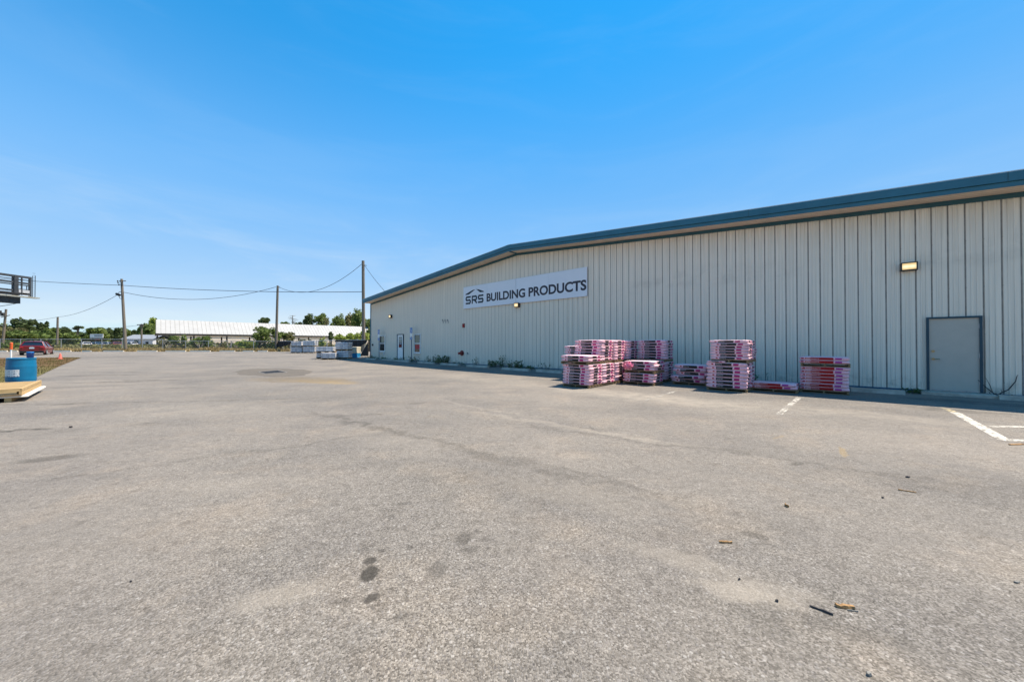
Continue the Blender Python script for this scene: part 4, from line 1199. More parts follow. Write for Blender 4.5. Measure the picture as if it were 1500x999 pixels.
# cone
cn = G(88.2, 526.2); 
cone = empty('traffic_cone', cn, R(10), 'faded red traffic cone on the far edge of the lawn island', 'traffic cone')
hcn = P(89, 517.6, cn.y).z - cn.z; wbase = .36
MB().lathe([(.135, .03), (.13, .04), (.035, hcn - .01), (.03, hcn)], 20).build('body', M['conered'], cone, True)
m = MB(); m.b2((-wbase / 2, -wbase / 2, 0), (wbase / 2, wbase / 2, .03)); m.build('base', M['conered'], cone, bevel=.01)

# ------------------------------------------------------------------ cars
def car(loc, rz, paint_m, label, group=None, plate=True):
    e = empty('parked_car', loc, rz, label, 'car', group)
    S = [(-.02, .70, .80, .72, .36, .62, .98), (.05, .80, .87, .80, .28, .62, 1.04), (.35, .85, .90, .83, .24, .62, 1.02), (1.2, .87, .905, .84, .22, .6, .99),
         (2.6, .87, .905, .84, .22, .58, .96), (3.2, .86, .90, .82, .22, .56, .93), (3.75, .83, .87, .74, .24, .54, .86), (4.05, .76, .80, .66, .3, .52, .76), (4.15, .66, .70, .56, .36, .5, .66)]
    m = MB(); rings = []
    for (y, wb, wm, wt, zb, zm, zt) in S:
        ring = [(-wb, y, zb), (-wm, y, zm), (-wm * .985, y, (zm + zt) / 2), (-wt, y, zt), (-wt * .5, y, zt + .03), (wt * .5, y, zt + .03), (wt, y, zt), (wm * .985, y, (zm + zt) / 2), (wm, y, zm), (wb, y, zb)]
        rings.append(ring)
    for A, B_ in zip(rings[:-1], rings[1:]):
        k = len(A)
        for i in range(k):
            j = (i + 1) % k; m.quad(A[i], A[j], B_[j], B_[i])
    m.quad(*rings[0][::-1]); m.quad(*rings[-1])
    m.build('body', paint_m, e, True, bevel=.02)
    # glasshouse
    bt = [(-.80, .14, 1.03), (.80, .14, 1.03), (.82, 3.05, .95), (-.82, 3.05, .95)]
    tt = [(-.60, .52, 1.50), (.60, .52, 1.50), (.59, 2.15, 1.51), (-.59, 2.15, 1.51)]
    def lerp3(a, b, t_): return tuple(x + (y - x) * t_ for x, y in zip(a, b))
    m = MB(); m.quad(bt[1], bt[0], tt[0], tt[1]); m.build('rear_window', M['carglass'], e)
    m = MB(); m.quad(bt[3], bt[2], tt[2], tt[3]); m.build('windscreen', M['carglass'], e)
    for s, (a_, b_, c_, d_) in ((1, (bt[1], bt[2], tt[2], tt[1])), (-1, (bt[3], bt[0], tt[0], tt[3]))):
        m = MB(); m.quad(a_, b_, c_, d_); m.build('side_window', M['carglass'], e)
    m = MB()
    for i in range(4):
        m.bar(bt[i], tt[i], .075)
    for sx in (1, -1):
        m.bar((sx * .815, 1.55, .99), (sx * .605, 1.45, 1.50), .07)
    m.build('pillar', paint_m, e)
    m = MB()
    rr_ = []
    for (y, w, z) in ((.40, .60, 1.485), (.55, .64, 1.53), (1.2, .64, 1.565), (1.9, .63, 1.555), (2.2, .60, 1.515)):
        rr_.append([(-w, y, z - .02), (-w * .6, y, z + .01), (0, y, z + .02), (w * .6, y, z + .01), (w, y, z - .02)])
    for A, B_ in zip(rr_[:-1], rr_[1:]):
        for i in range(4): m.quad(A[i], A[i + 1], B_[i + 1], B_[i])
    m.build('roof', paint_m, e, True)
    m = MB(); m.b2((-.82, -.075, .26), (.82, .3, .48)); m.build('rear_bumper', M['black'], e, bevel=.04)
    for s in (-1, 1):
        m = MB(); m.box((s * .69, -.005, .86), (.26, .12, .13)); m.build('tail_light', paint('tail light red', (.35, .01, .015)), e, bevel=.03)
        m = MB(); m.box((s * .66, -.03, .60), (.18, .1, .05)); m.build('reflector', M['red'], e)
        m = MB(); m.box((s * 1.0, 2.55, 1.03), (.2, .1, .14)); m.build('mirror', M['black'], e, bevel=.03)
        m = MB(); m.box((s * .895, 1.1, .78), (.05, .2, .03)); m.box((s * .895, 2.2, .76), (.05, .2, .03)); m.build('door_handle', M['black'], e)
        for y in (.72, 3.32):
            m = MB(); m.tube([(s * .70, y, .33), (s * .91, y, .33)], .33, 24); w = m.build('wheel', M['rubber'], e)
            m = MB(); m.tube([(s * .905, y, .33), (s * .925, y, .33)], .21, 16); m.build('rim', M['steel'], w)
    if plate:
        m = MB(); m.box((0, -.035, .80), (.34, .02, .16)); m.build('license_plate', plain('pale plate', (.5, .55, .6), .5, var=.3, scale=20), e)
        m = MB(); m.box((0, -.025, .945), (.22, .03, .05)); m.build('badge', M['steel'], e)
    m = MB(); m.tube([(0, .6, 1.555), (0, .45, 1.6), (0, .4, 1.66)], .018, 6); m.build('antenna', M['black'], e)
    return e
cg = G(46, 518.6)
cr = P(46.5, 518.5, 39.0)
hd = math.atan2(39.0, cr.x) - R(11)
car((cr.x, cr.y, H(cr.y)), hd - math.pi / 2, paint('deep red car paint', (.14, .001, .005)), 'deep red hatchback parked beyond the lawn island, seen from behind')
# cars in the lot beyond the fence
far = [(128, 'white', (.7, .7, .7), 'white car parked far beyond the fence under the small signboard'), (146, 'slate blue', (.10, .16, .26), 'slate blue car parked far beyond the fence right of the signboard'),
       (163, 'silver', (.45, .47, .5), 'silver car parked far beyond the fence left of the leaning pole'), (173, 'dull red', (.25, .04, .03), 'dull red car parked far beyond the fence beside the leaning pole'), (198, 'pale grey', (.6, .62, .65), 'pale grey car parked before the small grey house'), (226, 'cream', (.62, .6, .5), 'cream car parked far beyond the fence by the end of the white shed')]
for i, (px, nm, cc, lb) in enumerate(far):
    q = P(px, 505, 92 + (i % 3) * 4); car((q.x, q.y, .45), R(60 + 25 * (i % 3)), paint(nm + ' car paint', cc), lb, 'cars parked beyond the fence', False)

# ------------------------------------------------------------------ poles and wires
def pole(px_t, py_t, px_b, Y, r0, r1, label, extra=None, tilt=0.0):
    t_ = P(px_t, py_t, Y + tilt); b_ = P(px_b, 512, Y); b_.z = H(min(Y, 50))
    e = empty('utility_pole', b_, 0, label, 'utility pole')
    m = MB(); d = t_ - b_
    m.tube([Vector((0, 0, -.1)), d * .5, d], [r0, (r0 + r1) / 2, r1], 14); m.build('shaft', M['polewood'], e)
    return e, t_, d
eA, tA, dA = pole(178.2, 408.8, 184.2, 53.5, .20, .14, 'leaning wooden utility pole with a floodlight, left of the white shed')
m = MB(); m.bar(dA + Vector((-.3, 0, -.35)), dA + Vector((.65, 0, -.28)), .10); m.build('crossarm', M['polewood'], eA)
for dx, dz in ((-.55, -.55), (-.42, -.85), (-.62, -.3)):
    m = MB(); m.tube([dA + Vector((dx, 0, dz - .12)), dA + Vector((dx, 0, dz)), dA + Vector((dx + .02, 0, dz + .1))], [.05, .08, .04], 8); m.tube([dA + Vector((dx, 0, dz)), dA + Vector((-.1, 0, dz + .05))], .02, 5); m.build('insulator', M['dark'], eA)
m = MB(); q = P(173.0, 431.5, 53.0) - eA.location
m.tube([P(178.5, 427.5, 53.5) - eA.location, P(174.5, 427.8, 53.2) - eA.location, q + Vector((0, 0, .1))], .04, 6); m.tube([q + Vector((.3, 0, -.6)), q + Vector((.55, 0, -.65))], .035, 6); m.tube([q + Vector((.05, 0, -.1)), q + Vector((.3, 0, -.6))], .035, 6); m.build('bracket', M['dark'], eA)
m = MB(); m.box(q, (.55, .35, .3), Matrix.Rotation(R(25), 3, 'Y')); m.build('floodlight', M['black'], eA, bevel=.05)
eB, tB, dB = pole(406.8, 418.6, 404.3, 54.5, .19, .15, 'plain wooden utility pole standing among the bushes before the white shed')
m = MB(); m.tube([dB + Vector((.1, 0, -.1)), dB + Vector((.35, 0, -.2)), dB + Vector((.3, 0, -.4))], .03, 6); m.build('bracket', M['dark'], eB)
eC, tC, dC = pole(531.9, 382.2, 532.8, 43.0, .20, .165, 'tallest wooden utility pole, beside the far corner of the warehouse')
m = MB(); m.tube([dC + Vector((.1, 0, -.5)), dC + Vector((.45, 0, -.6))], .03, 6); m.build('bracket', M['dark'], eC)
eD, tD, dD = pole(84.6, 464.5, 83.5, 75.0, .19, .15, 'thin grey pole standing behind the red hatchback')
eE, tE, dE = pole(9.0, 453.0, 3.0, 82.0, .24, .18, 'leaning old utility pole at the left edge before the trees')
for a_, b_ in ((-.9, -.9), (-1.5, -.4)):
    m = MB(); m.box(dE + Vector((a_, 0, b_ - .3)), (.5, .4, .8)); m.build('transformer', M['dark'], eE, bevel=.05)
m = MB(); m.bar(dE + Vector((-1.2, 0, -1.9)), dE + Vector((.9, 0, -1.4)), .13); m.build('crossarm', M['polewood'], eE)
eF, tF, dF = pole(207.3, 474.5, 207.5, 92.0, .2, .16, 'small distant utility pole with a crossarm above the trees left of the shed')
m = MB(); m.bar(dF + Vector((-1.1, 0, -.25)), dF + Vector((1.1, 0, -.15)), .2); m.box(dF + Vector((0, 0, -.5)), (.8, .3, .5)); m.build('crossarm', M['polewood'], eF)
def wire(pts, r, label):
    m = MB(); out = []
    for (p, q, sag) in pts:
        for i in range(25 if not out else 24):
            t_ = (i + (0 if not out else 1)) / 24
            if t_ > 1: continue
            v = p.lerp(q, t_); v.z -= 4 * sag * t_ * (1 - t_); out.append(v)
    o = m_ = MB(); m_.tube(out, r, 5)
    o = m_.build('overhead_cable', M['wire'])
    return tag(o, label, 'cable', 'overhead cables')
wire([(P(0, 408.5, 58), P(178, 418.0, 53.3), .1), (P(178, 418.0, 53.3), P(531, 427.6, 43), .35)], .035, 'long near-straight cable crossing from the billboard past all poles')
wire([(P(180, 428.0, 53.5), P(404, 420.5, 54.5), 1.5)], .032, 'sagging cable slung from the floodlight pole to the plain pole')
wire([(P(408, 420.5, 54.4), P(531, 386, 43), 1.95)], .028, 'drooping cable slung from the plain pole up to the tallest pole')
wire([(P(174, 431, 53.2), P(84.5, 464.4, 74.9), .7)], .028, 'thin cable falling left from the floodlight pole to the grey pole')
wire([(P(84.5, 464.4, 75), P(9.5, 472, 82), .3)], .03, 'thin cable between the grey pole and the old pole at the left edge')
wire([(P(533.5, 388, 43), wp(1.6, -1.0, 6.0), .15)], .022, 'short service cable from the tallest pole down to the warehouse roof')
wire([(P(183, 478.6, 53.6), P(207, 475.2, 92), .1)], .03, 'faint cable from the leaning pole to the small distant pole')
wire([(P(0, 448.5, 60), P(-60, 452, 60), .0), ] if False else [(P(-40, 452, 58.5), P(24, 444.6, 58.5), .15)], .045, 'short cable under the billboard frame at the left edge')
wire([(P(9, 476, 82), P(-40, 480, 80), .2)], .03, 'cable leaving the old pole at the left edge')
wire([(P(84.5, 480, 75), P(184, 479.5, 53.8), .2)], .02, 'low thin cable between the grey pole and the leaning pole')

# ------------------------------------------------------------------ billboard seen from behind
bx = P(37, 450, 60).x
z0b, z1b = P(36, 436.5, 60).z, P(36, 406.5, 60).z
bb = empty('billboard', (bx + .9, 60, .3), 0, 'back of a steel-framed billboard with catwalk at the left edge', 'billboard')
def L_(y, z, dx=0.0): return Vector((dx, y, z - .3))
m = MB()
for zz, w in ((z1b - .12, .34), (z1b - .62, .12), (z1b - 1.15, .28), (z1b - 1.5, .18), (z1b - 2.5, .28), (z0b + .55, .3)):
    m.bar(L_(0, zz), L_(-15, zz), w)
m.build('stringer', M['frame'], bb)
for y in (-.1, -1.9, -4.5, -7, -9.5, -12):
    m = MB(); w = .26 if y != -1.9 else .5
    m.bar(L_(y, z0b), L_(y, z1b), w); m.build('upright', M['frame'], bb)
m = MB(); m.bar(L_(-1.2, z0b + .3, .12), L_(-1.2, z1b - .3, .12), .14); m.bar(L_(-.1, z1b - 2.2), L_(-1.9, z1b - 2.2), .1); m.bar(L_(-.5, z1b - 1.6), L_(-.5, z0b + .6), .08); m.build('brace', M['frame'], bb)
m = MB(); m.b2((-.5, -15, z0b - .3 - .04), (.4, .9, z0b - .3 + .14)); m.build('catwalk', plain('galvanised walkway', (.3, .3, .26), .7, var=.2), bb)
m = MB(); m.b2((-1.2, -15, P(20, 444.5, 58.5).z - .3), (-.2, -1.1, z0b - .38)); m.build('truss_beam', M['frame'], bb)
m = MB(); m.box(L_(-2.7, z0b + .42, .1), (.5, 2.4, .4)); m.build('lamp_housing', M['black'], bb, bevel=.05)
m = MB()
for i in range(12): m.bar(L_(.22, z0b + .3 + i * .36), L_(.55, z0b + .3 + i * .36), .035)
m.bar(L_(.22, z0b), L_(.22, z1b + .3), .06); m.bar(L_(.55, z0b), L_(.55, z1b + .4), .06); m.build('ladder', M['frame'], bb)
m = MB(); m.tube([L_(-8, .2, -.7), L_(-8, z0b - .4, -.7)], .45, 20); m.build('column', M['frame'], bb)
m = MB(); m.b2((-.95, -15, z0b - .3 + .6), (-.85, -3.0, z1b - .4)) if False else None
m = MB(); m.box(L_(-.9, z1b - 2.75, .1), (.1, 1.3, .9)); m.build('service_panel', plain('pale panel back', (.4, .42, .45), .6), bb)

# ------------------------------------------------------------------ white shed
SP = P(228, 504, 80); ax = Vector((.7017, .7123, 0)).normalized()
shed = empty('open_shed', (SP.x, SP.y, .3), math.atan2(ax.y, ax.x), 'long open-sided shed with white metal roof beyond the fence', 'shed')
ze = P(228, 488.3, 80).z - .3; zr = P(228, 468.0, 83.3).z - .3
SL, SD = 72.0, 5.0
m = MB()
nse = 90
for i in range(nse):
    x0_, x1_ = SL * i / nse, SL * (i + 1) / nse
    m.quad((x0_ + .08, -.4, ze), (x1_, -.4, ze), (x1_, SD, zr), (x0_ + .08, SD, zr))
    m.box(((x0_ + .04), (SD - .4) / 2, (ze + zr) / 2 + .02), (.05, math.hypot(SD + .4, zr - ze), .04), Matrix.Rotation(math.atan2(zr - ze, SD + .4), 3, 'X'))
m.quad((0, SD, zr), (SL, SD, zr), (SL, SD * 2, ze), (0, SD * 2, ze))
m.build('roof', M['shedwhite'], shed)
m = MB(); m.b2((-.1, -.38, ze - .5), (SL, -.25, ze - .02)); m.build('eave_beam', M['sheddark'], shed)
m = MB(); m.quad((-.02, -.4, ze - .02), (-.02, SD * 2, ze - .02), (-.02, SD, zr - .02)); m.b2((-.15, -.4, ze - .5), (.0, SD * 2, ze - .03)); m.build('gable', M['sheddark'], shed)
for i in range(12):
    for y in (0, SD * 2):
        m = MB(); m.b2((i * 6.2 + .1, y - .14, 0), (i * 6.2 + .4, y + .14, ze - .51)); m.build('post', M['sheddark'], shed)
bk = empty('block_building', SP.xy.to_3d() + Vector((0, 0, .3)) + Vector((-.7123, .7017, 0)) * 17 + ax * 4, math.atan2(ax.y, ax.x), 'low beige block building glimpsed under the roof of the open shed', 'building')
m = MB(); m.b2((0, 0, 0), (80, 9, 3.3)); m.build('wall', M['shedwall'], bk)
m = MB(); m.b2((-.1, -.15, 3.303), (80.1, 9.1, 3.5)); m.build('roof_edge', M['concrete_far'], bk)
for i in range(8):
    m = MB(); m.b2((6 + i * 9.5, -.03, 1.0), (7.4 + i * 9.5, .0, 2.2)); m.build('window', M['carglass'], bk)
m = MB()
for i, (x, w, h_) in enumerate(((30, 5, 1.9), (46, 3.0, 2.4), (52, 4, 2.2), (58, 3, 2.3))):
    m = MB(); m.b2((x, 2, 0), (x + w, 5, h_)); m.build('stored_crate', M['shedwall'] if i % 2 else plain('stored timber %d' % i, (.22, .13, .08), .8, var=.3), shed)

# small house beyond the fence
hp = P(188, 507, 97); hp.z = .4
ho = empty('small_house', hp, R(8), 'small pale grey house with a shallow roof beyond the fence', 'house')
hw_, hz_ = P(214, 507, 97).x - hp.x + 1.0, P(190, 496.5, 97).z - .4
m = MB(); m.b2((-1.2, 0, 0), (hw_, 7, hz_)); m.build('wall', M['housewall'], ho)
m = MB(); zr_ = P(195, 492.5, 97).z - .4
for a_, b_ in ((0, 3.5), (7, 3.5)):
    m.quad((-1.6, a_ + (-.4 if a_ == 0 else .4), hz_), (hw_ + .4, a_ + (-.4 if a_ == 0 else .4), hz_), (hw_ + .4, b_, zr_ + .5), (-1.6, b_, zr_ + .5))
m.build('roof', M['shingle'], ho)
m = MB(); m.b2((1.4, -.06, .9), (2.4, .0, 2.1)); m.build('window', M['carglass'], ho)
m = MB(); m.b2((4.2, -.06, 1.0), (4.9, .0, 1.7)); m.build('window', M['carglass'], ho)
m = MB(); m.b2((-.7, -.06, .1), (.2, .0, 2.0)); m.build('door', M['white'], ho)

# roadside signboard beyond the fence
sp_ = P(131.5, 510, 60); sp_.z = .3
rs = empty('roadside_sign', sp_, R(4), 'small white signboard with blurred dark lettering on two posts beyond the fence', 'sign')
a_, b_ = P(131.5, 489, 60), P(149.3, 489, 60); w_ = b_.x - a_.x
zt_, zb_ = P(140, 489.3, 60).z - .3, P(140, 495.0, 60).z - .3
m = MB(); m.b2((0, 0, zb_), (w_, .06, zt_)); m.build('panel', M['white'], rs)
for x in (.08, w_ * .33):
    m = MB(); m.tube([(x, .1, 0), (x, .1, zt_ - .02)], .045, 8); m.build('post', M['dark'], rs)
m = MB(); r_ = random.Random(4)
xx = w_ * .34
while xx < w_ * .94:
    ww = r_.uniform(.07, .14); m.b2((xx, -.006, zb_ + .22), (xx + ww * .7, -.001, zb_ + .50)); xx += ww + .03
m.build('lettering', M['signdark'], rs)
m = MB(); m.b2((w_ * .42, .0, zb_ - .42), (w_ * .72, .04, zb_ - .06)); m.build('red_panel', M['darkred'], rs)

# ------------------------------------------------------------------ fences
def fence(name, A, Bp, zt_a, zt_b, spacing, label, posts_over=0.0):
    A = Vector((A.x, A.y, 0)); Bp = Vector((Bp.x, Bp.y, 0)); L = (Bp - A).length
    rz = math.atan2(Bp.y - A.y, Bp.x - A.x)
    za, zb = H(A.y), H(Bp.y)
    e = empty(name, (A.x, A.y, 0), rz, label, 'fence')
    m = MB(); m.quad((0, 0, za), (L, 0, zb), (L, 0, zt_b - .03), (0, 0, zt_a - .03)); m.build('wire_mesh', M['chain'], e)
    m = MB(); m.tube([(0, 0, zt_a), (L, 0, zt_b)], .032, 8); m.build('top_rail', M['steel'], e)
    n_ = max(2, int(L / spacing))
    for i in range(n_ + 1):
        t_ = i / n_; m = MB(); m.tube([(L * t_, .05, za + (zb - za) * t_ - .1), (L * t_, .05, zt_a + (zt_b - zt_a) * t_ + .05)], .04, 8); m.build('post', M['steel'], e)
    return e, L
fA, fB, fC, fD = P(-60, 500, 54.5), P(238, 500, 54.5), P(404, 500, 55.5), P(534, 500, 37.2)
z1 = P(100, 496.6, 54.5).z
fence('chain_link_fence', fA, fB, z1, z1 - .05, 3.0, 'tall chain link fence along the far edge left of the shed')
fence('chain_link_fence', fB, fC, P(238, 499.2, 54.5).z, P(404, 500.0, 55.5).z, 3.0, 'lower chain link fence before the bushes and the white shed')
fence('chain_link_fence', fC, fD, P(404, 500.0, 55.5).z, P(534, 498.0, 37.2).z, 2.9, 'chain link fence running in from the plain pole to the warehouse corner')
# drooping black privacy screens on the last run
def screen(pxs, label):
    rz_pts = []
    d = (fD - fC); d.z = 0
    def onf(px):
        # depth on the fence line at photo column px, a hand in front of it
        u = (px - 750) / F
        t_ = (u * fC.y - fC.x) / (d.x - u * d.y); return fC + d * t_
    nrm = Vector((d.y, -d.x, 0)).normalized() * (-1 if Vector((d.y, -d.x, 0)).y > 0 else 1)
    m = MB(); nn = 24
    xs = [p[0] for p in pxs]
    def interp(x, k):
        for p, q in zip(pxs[:-1], pxs[1:]):
            if p[0] <= x <= q[0]:
                t_ = (x - p[0]) / (q[0] - p[0]); return p[k] + (q[k] - p[k]) * t_
    cols_ = []
    for i in range(nn + 1):
        x = xs[0] + (xs[-1] - xs[0]) * i / nn
        g_ = onf(x); off = nrm * (.09 + .05 * math.sin(i * 1.9))
        zt = P(x, interp(x, 1), g_.y).z; zb = P(x, interp(x, 2), g_.y).z
        cols_.append([Vector((g_.x, g_.y, 0)) + off * (1 + .5 * k / 3) + Vector((0, 0, zt + (zb - zt) * k / 3)) for k in range(4)])
    for A_, B_ in zip(cols_[:-1], cols_[1:]):
        for k in range(3): m.quad(A_[k], A_[k + 1], B_[k + 1], B_[k])
    o = m.build('privacy_screen', M['screen'], None, True)
    s_ = o.modifiers.new('solid', 'SOLIDIFY'); s_.thickness = .01
    return tag(o, label, 'privacy screen')
screen([(405, 499.8, 509.5), (420, 500, 506.5), (432, 500.2, 501.6)], 'black privacy cloth slumping in a wedge beside the plain pole')
screen([(492, 498.3, 500.5), (505, 498.3, 504.5), (515, 498.2, 510.5), (523, 498.2, 511.5), (532, 498.0, 506.0), (540, 497.9, 500.5)], 'black privacy cloth sagging on the fence near the warehouse corner')
q0 = P(541, 515, 34.9)
m = MB()
qa = P(526, 515, 36.6)
tri = [P(538.5, 502, 35.6), P(538.8, 521.0, 35.4), P(527, 521.5, 36.4)]
o_ = Vector((.05, .06, 0))
m.quad(*tri); m.quad(*[p + o_ for p in reversed(tri)])
for i in range(3): m.quad(tri[i], tri[i] + o_, tri[(i + 1) % 3] + o_, tri[(i + 1) % 3])
tag(m.build('tarpaulin', M['screen']), 'black tarpaulin leaning in a triangle against the far warehouse corner', 'tarpaulin')
# dark board fence behind the bushes
bf = empty('board_fence', P(229, 505, 62).xy.to_3d() + Vector((0, 0, .3)), R(2), 'dark vertical board fence standing behind the shrubs left of centre', 'fence')
bw = P(350, 505, 62).x - P(229, 505, 62).x; bh = P(250, 502.3, 62).z - .3
m = MB(); nbd = int(bw / .2)
r_ = random.Random(2)
for i in range(nbd): m.b2((i * .2 + .008, r_.uniform(0, .01), 0), (i * .2 + .192, .03, bh + r_.uniform(-.04, .04)))
m.build('boards', M['boardfence'], bf)
m = MB(); m.b2((0, .032, .4), (bw, .09, .5)); m.b2((0, .032, bh - .4), (bw, .09, bh - .3)); m.build('rail', M['boardfence'], bf)

# ------------------------------------------------------------------ pale wrapped goods at the back of the lot
def goods(x0, x1, yb, yt, Ydepth, rz, label, D=1.1, pal=True, mat='wrap', zbase=None, bands=True):
    c0 = P(x0, yb, Ydepth); c1 = P(x1, yb, Ydepth)
    zb_ = H(Ydepth) if zbase is None else zbase
    zt_ = P((x0 + x1) / 2, yt, Ydepth).z
    w_ = (c1 - c0).length * .86
    cen = (c0 + c1) / 2 + Vector((0, D * .5, 0))
    e = empty('wrapped_pallet_load', (cen.x, cen.y, zb_), rz, label, 'pallet load', 'pale wrapped loads at the back of the lot')
    ph = .12 if pal else .0
    if pal:
        m = MB()
        for x in (-w_ / 2 + .06, 0, w_ / 2 - .06): m.b2((x - .05, -D / 2, 0), (x + .05, D / 2, .09))
        m.b2((-w_ / 2, -D / 2, .091), (w_ / 2, D / 2, .118)); m.build('pallet', M['palletwood'], e)
    hh_ = zt_ - zb_ - ph
    m = MB(); nl = max(2, int(hh_ / .16))
    r_ = random.Random(int(x0))
    for i in range(nl):
        j = r_.uniform(-.02, .02)
        m.b2((-w_ / 2 + j, -D / 2 + j, ph + .004 + hh_ * i / nl), (w_ / 2 + j, D / 2 + j, ph + hh_ * (i + 1) / nl - .006))
    m.build('wrapped_goods', M[mat], e, bevel=.03)
    return zt_
t1 = goods(424, 441.5, 516.6, 508.4, 45.0, R(12), 'hazy grey wrapped load, lower left of the pair by the fence')
goods(425, 441, 508.2, 500.5, 45.0, R(10), 'hazy grey wrapped load, upper left of the pair by the fence', zbase=t1 + .01)
t1 = goods(442.5, 461, 516.6, 508.0, 45.0, R(8), 'white and grey wrapped load, lower right of the pair by the fence')
goods(442, 461, 508, 499.3, 45.0, R(8), 'blue-grey wrapped load, upper right of the pair by the fence', zbase=t1 + .01)
t1 = goods(460.5, 480, 525.0, 517.0, 32.4, R(14), 'grey wrapped load behind the low front load, under the white one')
goods(460.5, 487.0, 516.8, 508.0, 32.2, R(14), 'pale white wrapped load with dark straps on top of a grey load', zbase=t1 + .01)
goods(468, 490.5, 526.3, 517.2, 31.0, R(10), 'low front wrapped load with white rows, nearest of the grey loads')
t1 = goods(491, 510, 525.2, 513.9, 32.0, R(6), 'dark grey wrapped load under the blue-grey one left of the blue tarp')
goods(489, 510.3, 513.7, 501.2, 32.0, R(6), 'blue-grey wrapped load with white rows, left of the blue tarp', zbase=t1 + .01)
t1 = goods(510.8, 522.5, 523.3, 517.8, 34.0, R(4), 'load under a crumpled bright blue tarp', pal=False, mat='tarp')
goods(511, 523, 517.6, 508.0, 34.0, R(4), 'cream boxed load standing on the blue tarp', pal=False, mat='cream', zbase=t1 + .01)

# ------------------------------------------------------------------ trees and bushes
def crown_mb(mb, c, rad, n_, leaf, r_, clumps=14, flat=1.0, gap=.15):
    cl = []
    for i in range(clumps):
        while True:
            v = Vector((r_.uniform(-1, 1), r_.uniform(-1, 1), r_.uniform(-1, 1)))
            if .2 < v.length < 1.12: break
        cl.append((Vector((c[0] + v.x * rad[0] * .8, c[1] + v.y * rad[1] * .8, c[2] + v.z * rad[2] * .8)), r_.uniform(.16, .42)))
    for i in range(n_):
        cc, s = cl[r_.randrange(clumps)]
        while True:
            v = Vector((r_.uniform(-1, 1), r_.uniform(-1, 1), r_.uniform(-1, 1)))
            if v.length < 1: break
        p = cc + Vector((v.x * rad[0] * s, v.y * rad[1] * s, v.z * rad[2] * s * flat))
        d = Vector((r_.uniform(-1, 1), r_.uniform(-1, 1), r_.uniform(-.6, 1))).normalized(); e = d.orthogonal().normalized()
        k = leaf * r_.uniform(.6, 1.4)
        mb.quad(p - d * k, p + e * k * .6, p + d * k, p - e * k * .6)
    return cl
def tree(px, ytop, ymid, wpx, Y, leafm, label, seed, n_=2200, name='tree', leaf=.32, clumps=16, trunk_r=.2, flat=1.0, bark='bark', group='trees beyond the fence'):
    """crown spans ytop..ymid in the photo and wpx wide, trunk down to the ground"""
    r_ = random.Random(seed)
    b = P(px, 510, Y); b.z = .3
    ct, cb = P(px, ytop, Y).z, P(px, ymid, Y).z
    rx = wpx * Y / F / 2
    e = empty(name, b, 0, label, 'tree', group)
    c = (0, 0, (ct + cb) / 2 - .3); rad = (rx, min(rx, 5.0), (ct - cb) / 2)
    cm = MB(); cl = crown_mb(cm, c, rad, n_, leaf, r_, clumps, flat)
    t = MB(); hh = c[2]
    bend = r_.uniform(-.3, .3)
    t.tube([(0, 0, -.2), (bend, 0, hh * .5), (bend * .4, 0, hh)], [trunk_r, trunk_r * .75, trunk_r * .45], 8)
    t.build('trunk', M[bark], e)
    lm = MB()
    for q, s in cl[:9]: lm.tube([(bend * .5, 0, hh * r_.uniform(.55, .95)), q * .5 + Vector((0, 0, hh * .5)) * .98, q], [trunk_r * .4, trunk_r * .25, trunk_r * .08], 5)
    lm.build('limbs', M[bark], e)
    cm.build('crown', M[leafm], e)
    return e
# left tree line
TL = [(-22, 470, 505, 46, 100, 'leaf_mid', 'tall mixed tree at the left edge of the picture'),
      (6, 476, 506, 40, 96, 'leaf_olive', 'olive tree with broken top just right of the old leaning pole'),
      (25, 467, 503, 26, 104, 'leaf_dark', 'dark tree left of the red hatchback, its top the highest there'),
      (44, 468.5, 500, 22, 108, 'leaf_dark', 'dark tree standing right above the red hatchback'),
      (33, 482, 508, 40, 88, 'leaf_mid', 'lower mid-green tree behind the red hatchback'),
      (63, 469, 492, 13, 110, 'leaf_dark', 'narrow dark pine rising between the hatchback and the grey pole'),
      (58, 484, 508, 34, 90, 'leaf_mid', 'broad mid-green tree left of the grey pole'),
      (77, 480, 508, 20, 94, 'leaf_mid', 'rounded green tree right behind the grey pole'),
      (95, 477, 508, 16, 100, 'leaf_dark', 'upright dark tree right of the grey pole'),
      (104, 488, 508, 18, 98, 'leaf_mid', 'small low tree under the umbrella-shaped pine'),
      (126, 486, 507, 18, 120, 'leaf_dark', 'small dark tree left of the white signboard'),
      (147, 477.5, 505, 30, 118, 'leaf_mid', 'broad dome-shaped tree behind the white signboard'),
      (170, 477.5, 505, 22, 122, 'leaf_dark', 'ragged dark pine left of the leaning pole'),
      (190, 483, 500, 12, 126, 'leaf_mid', 'small tree right of the leaning pole above the house roof'),
      (216, 474, 503, 20, 104, 'leaf_mid', 'bright green tree close to the end of the white shed'),
      (204, 482, 504, 18, 106, 'leaf_dark', 'darker tree left of the tree by the shed end'),
      (226, 466, 500, 14, 112, 'leaf_light', 'light green tree touching the shed gable')]
for i, (px, yt, ym, w_, Y, lm_, lb) in enumerate(TL):
    tree(px, yt, ym, w_, Y, lm_, lb, 20 + i, n_=int(1200 + 75 * w_), leaf=.36, clumps=30)
tree(113, 477.8, 483.5, 11, 112, 'leaf_dark', 'umbrella-shaped pine with a bare trunk standing apart', 51, n_=700, name='pine_tree', leaf=.26, clumps=12, trunk_r=.28)
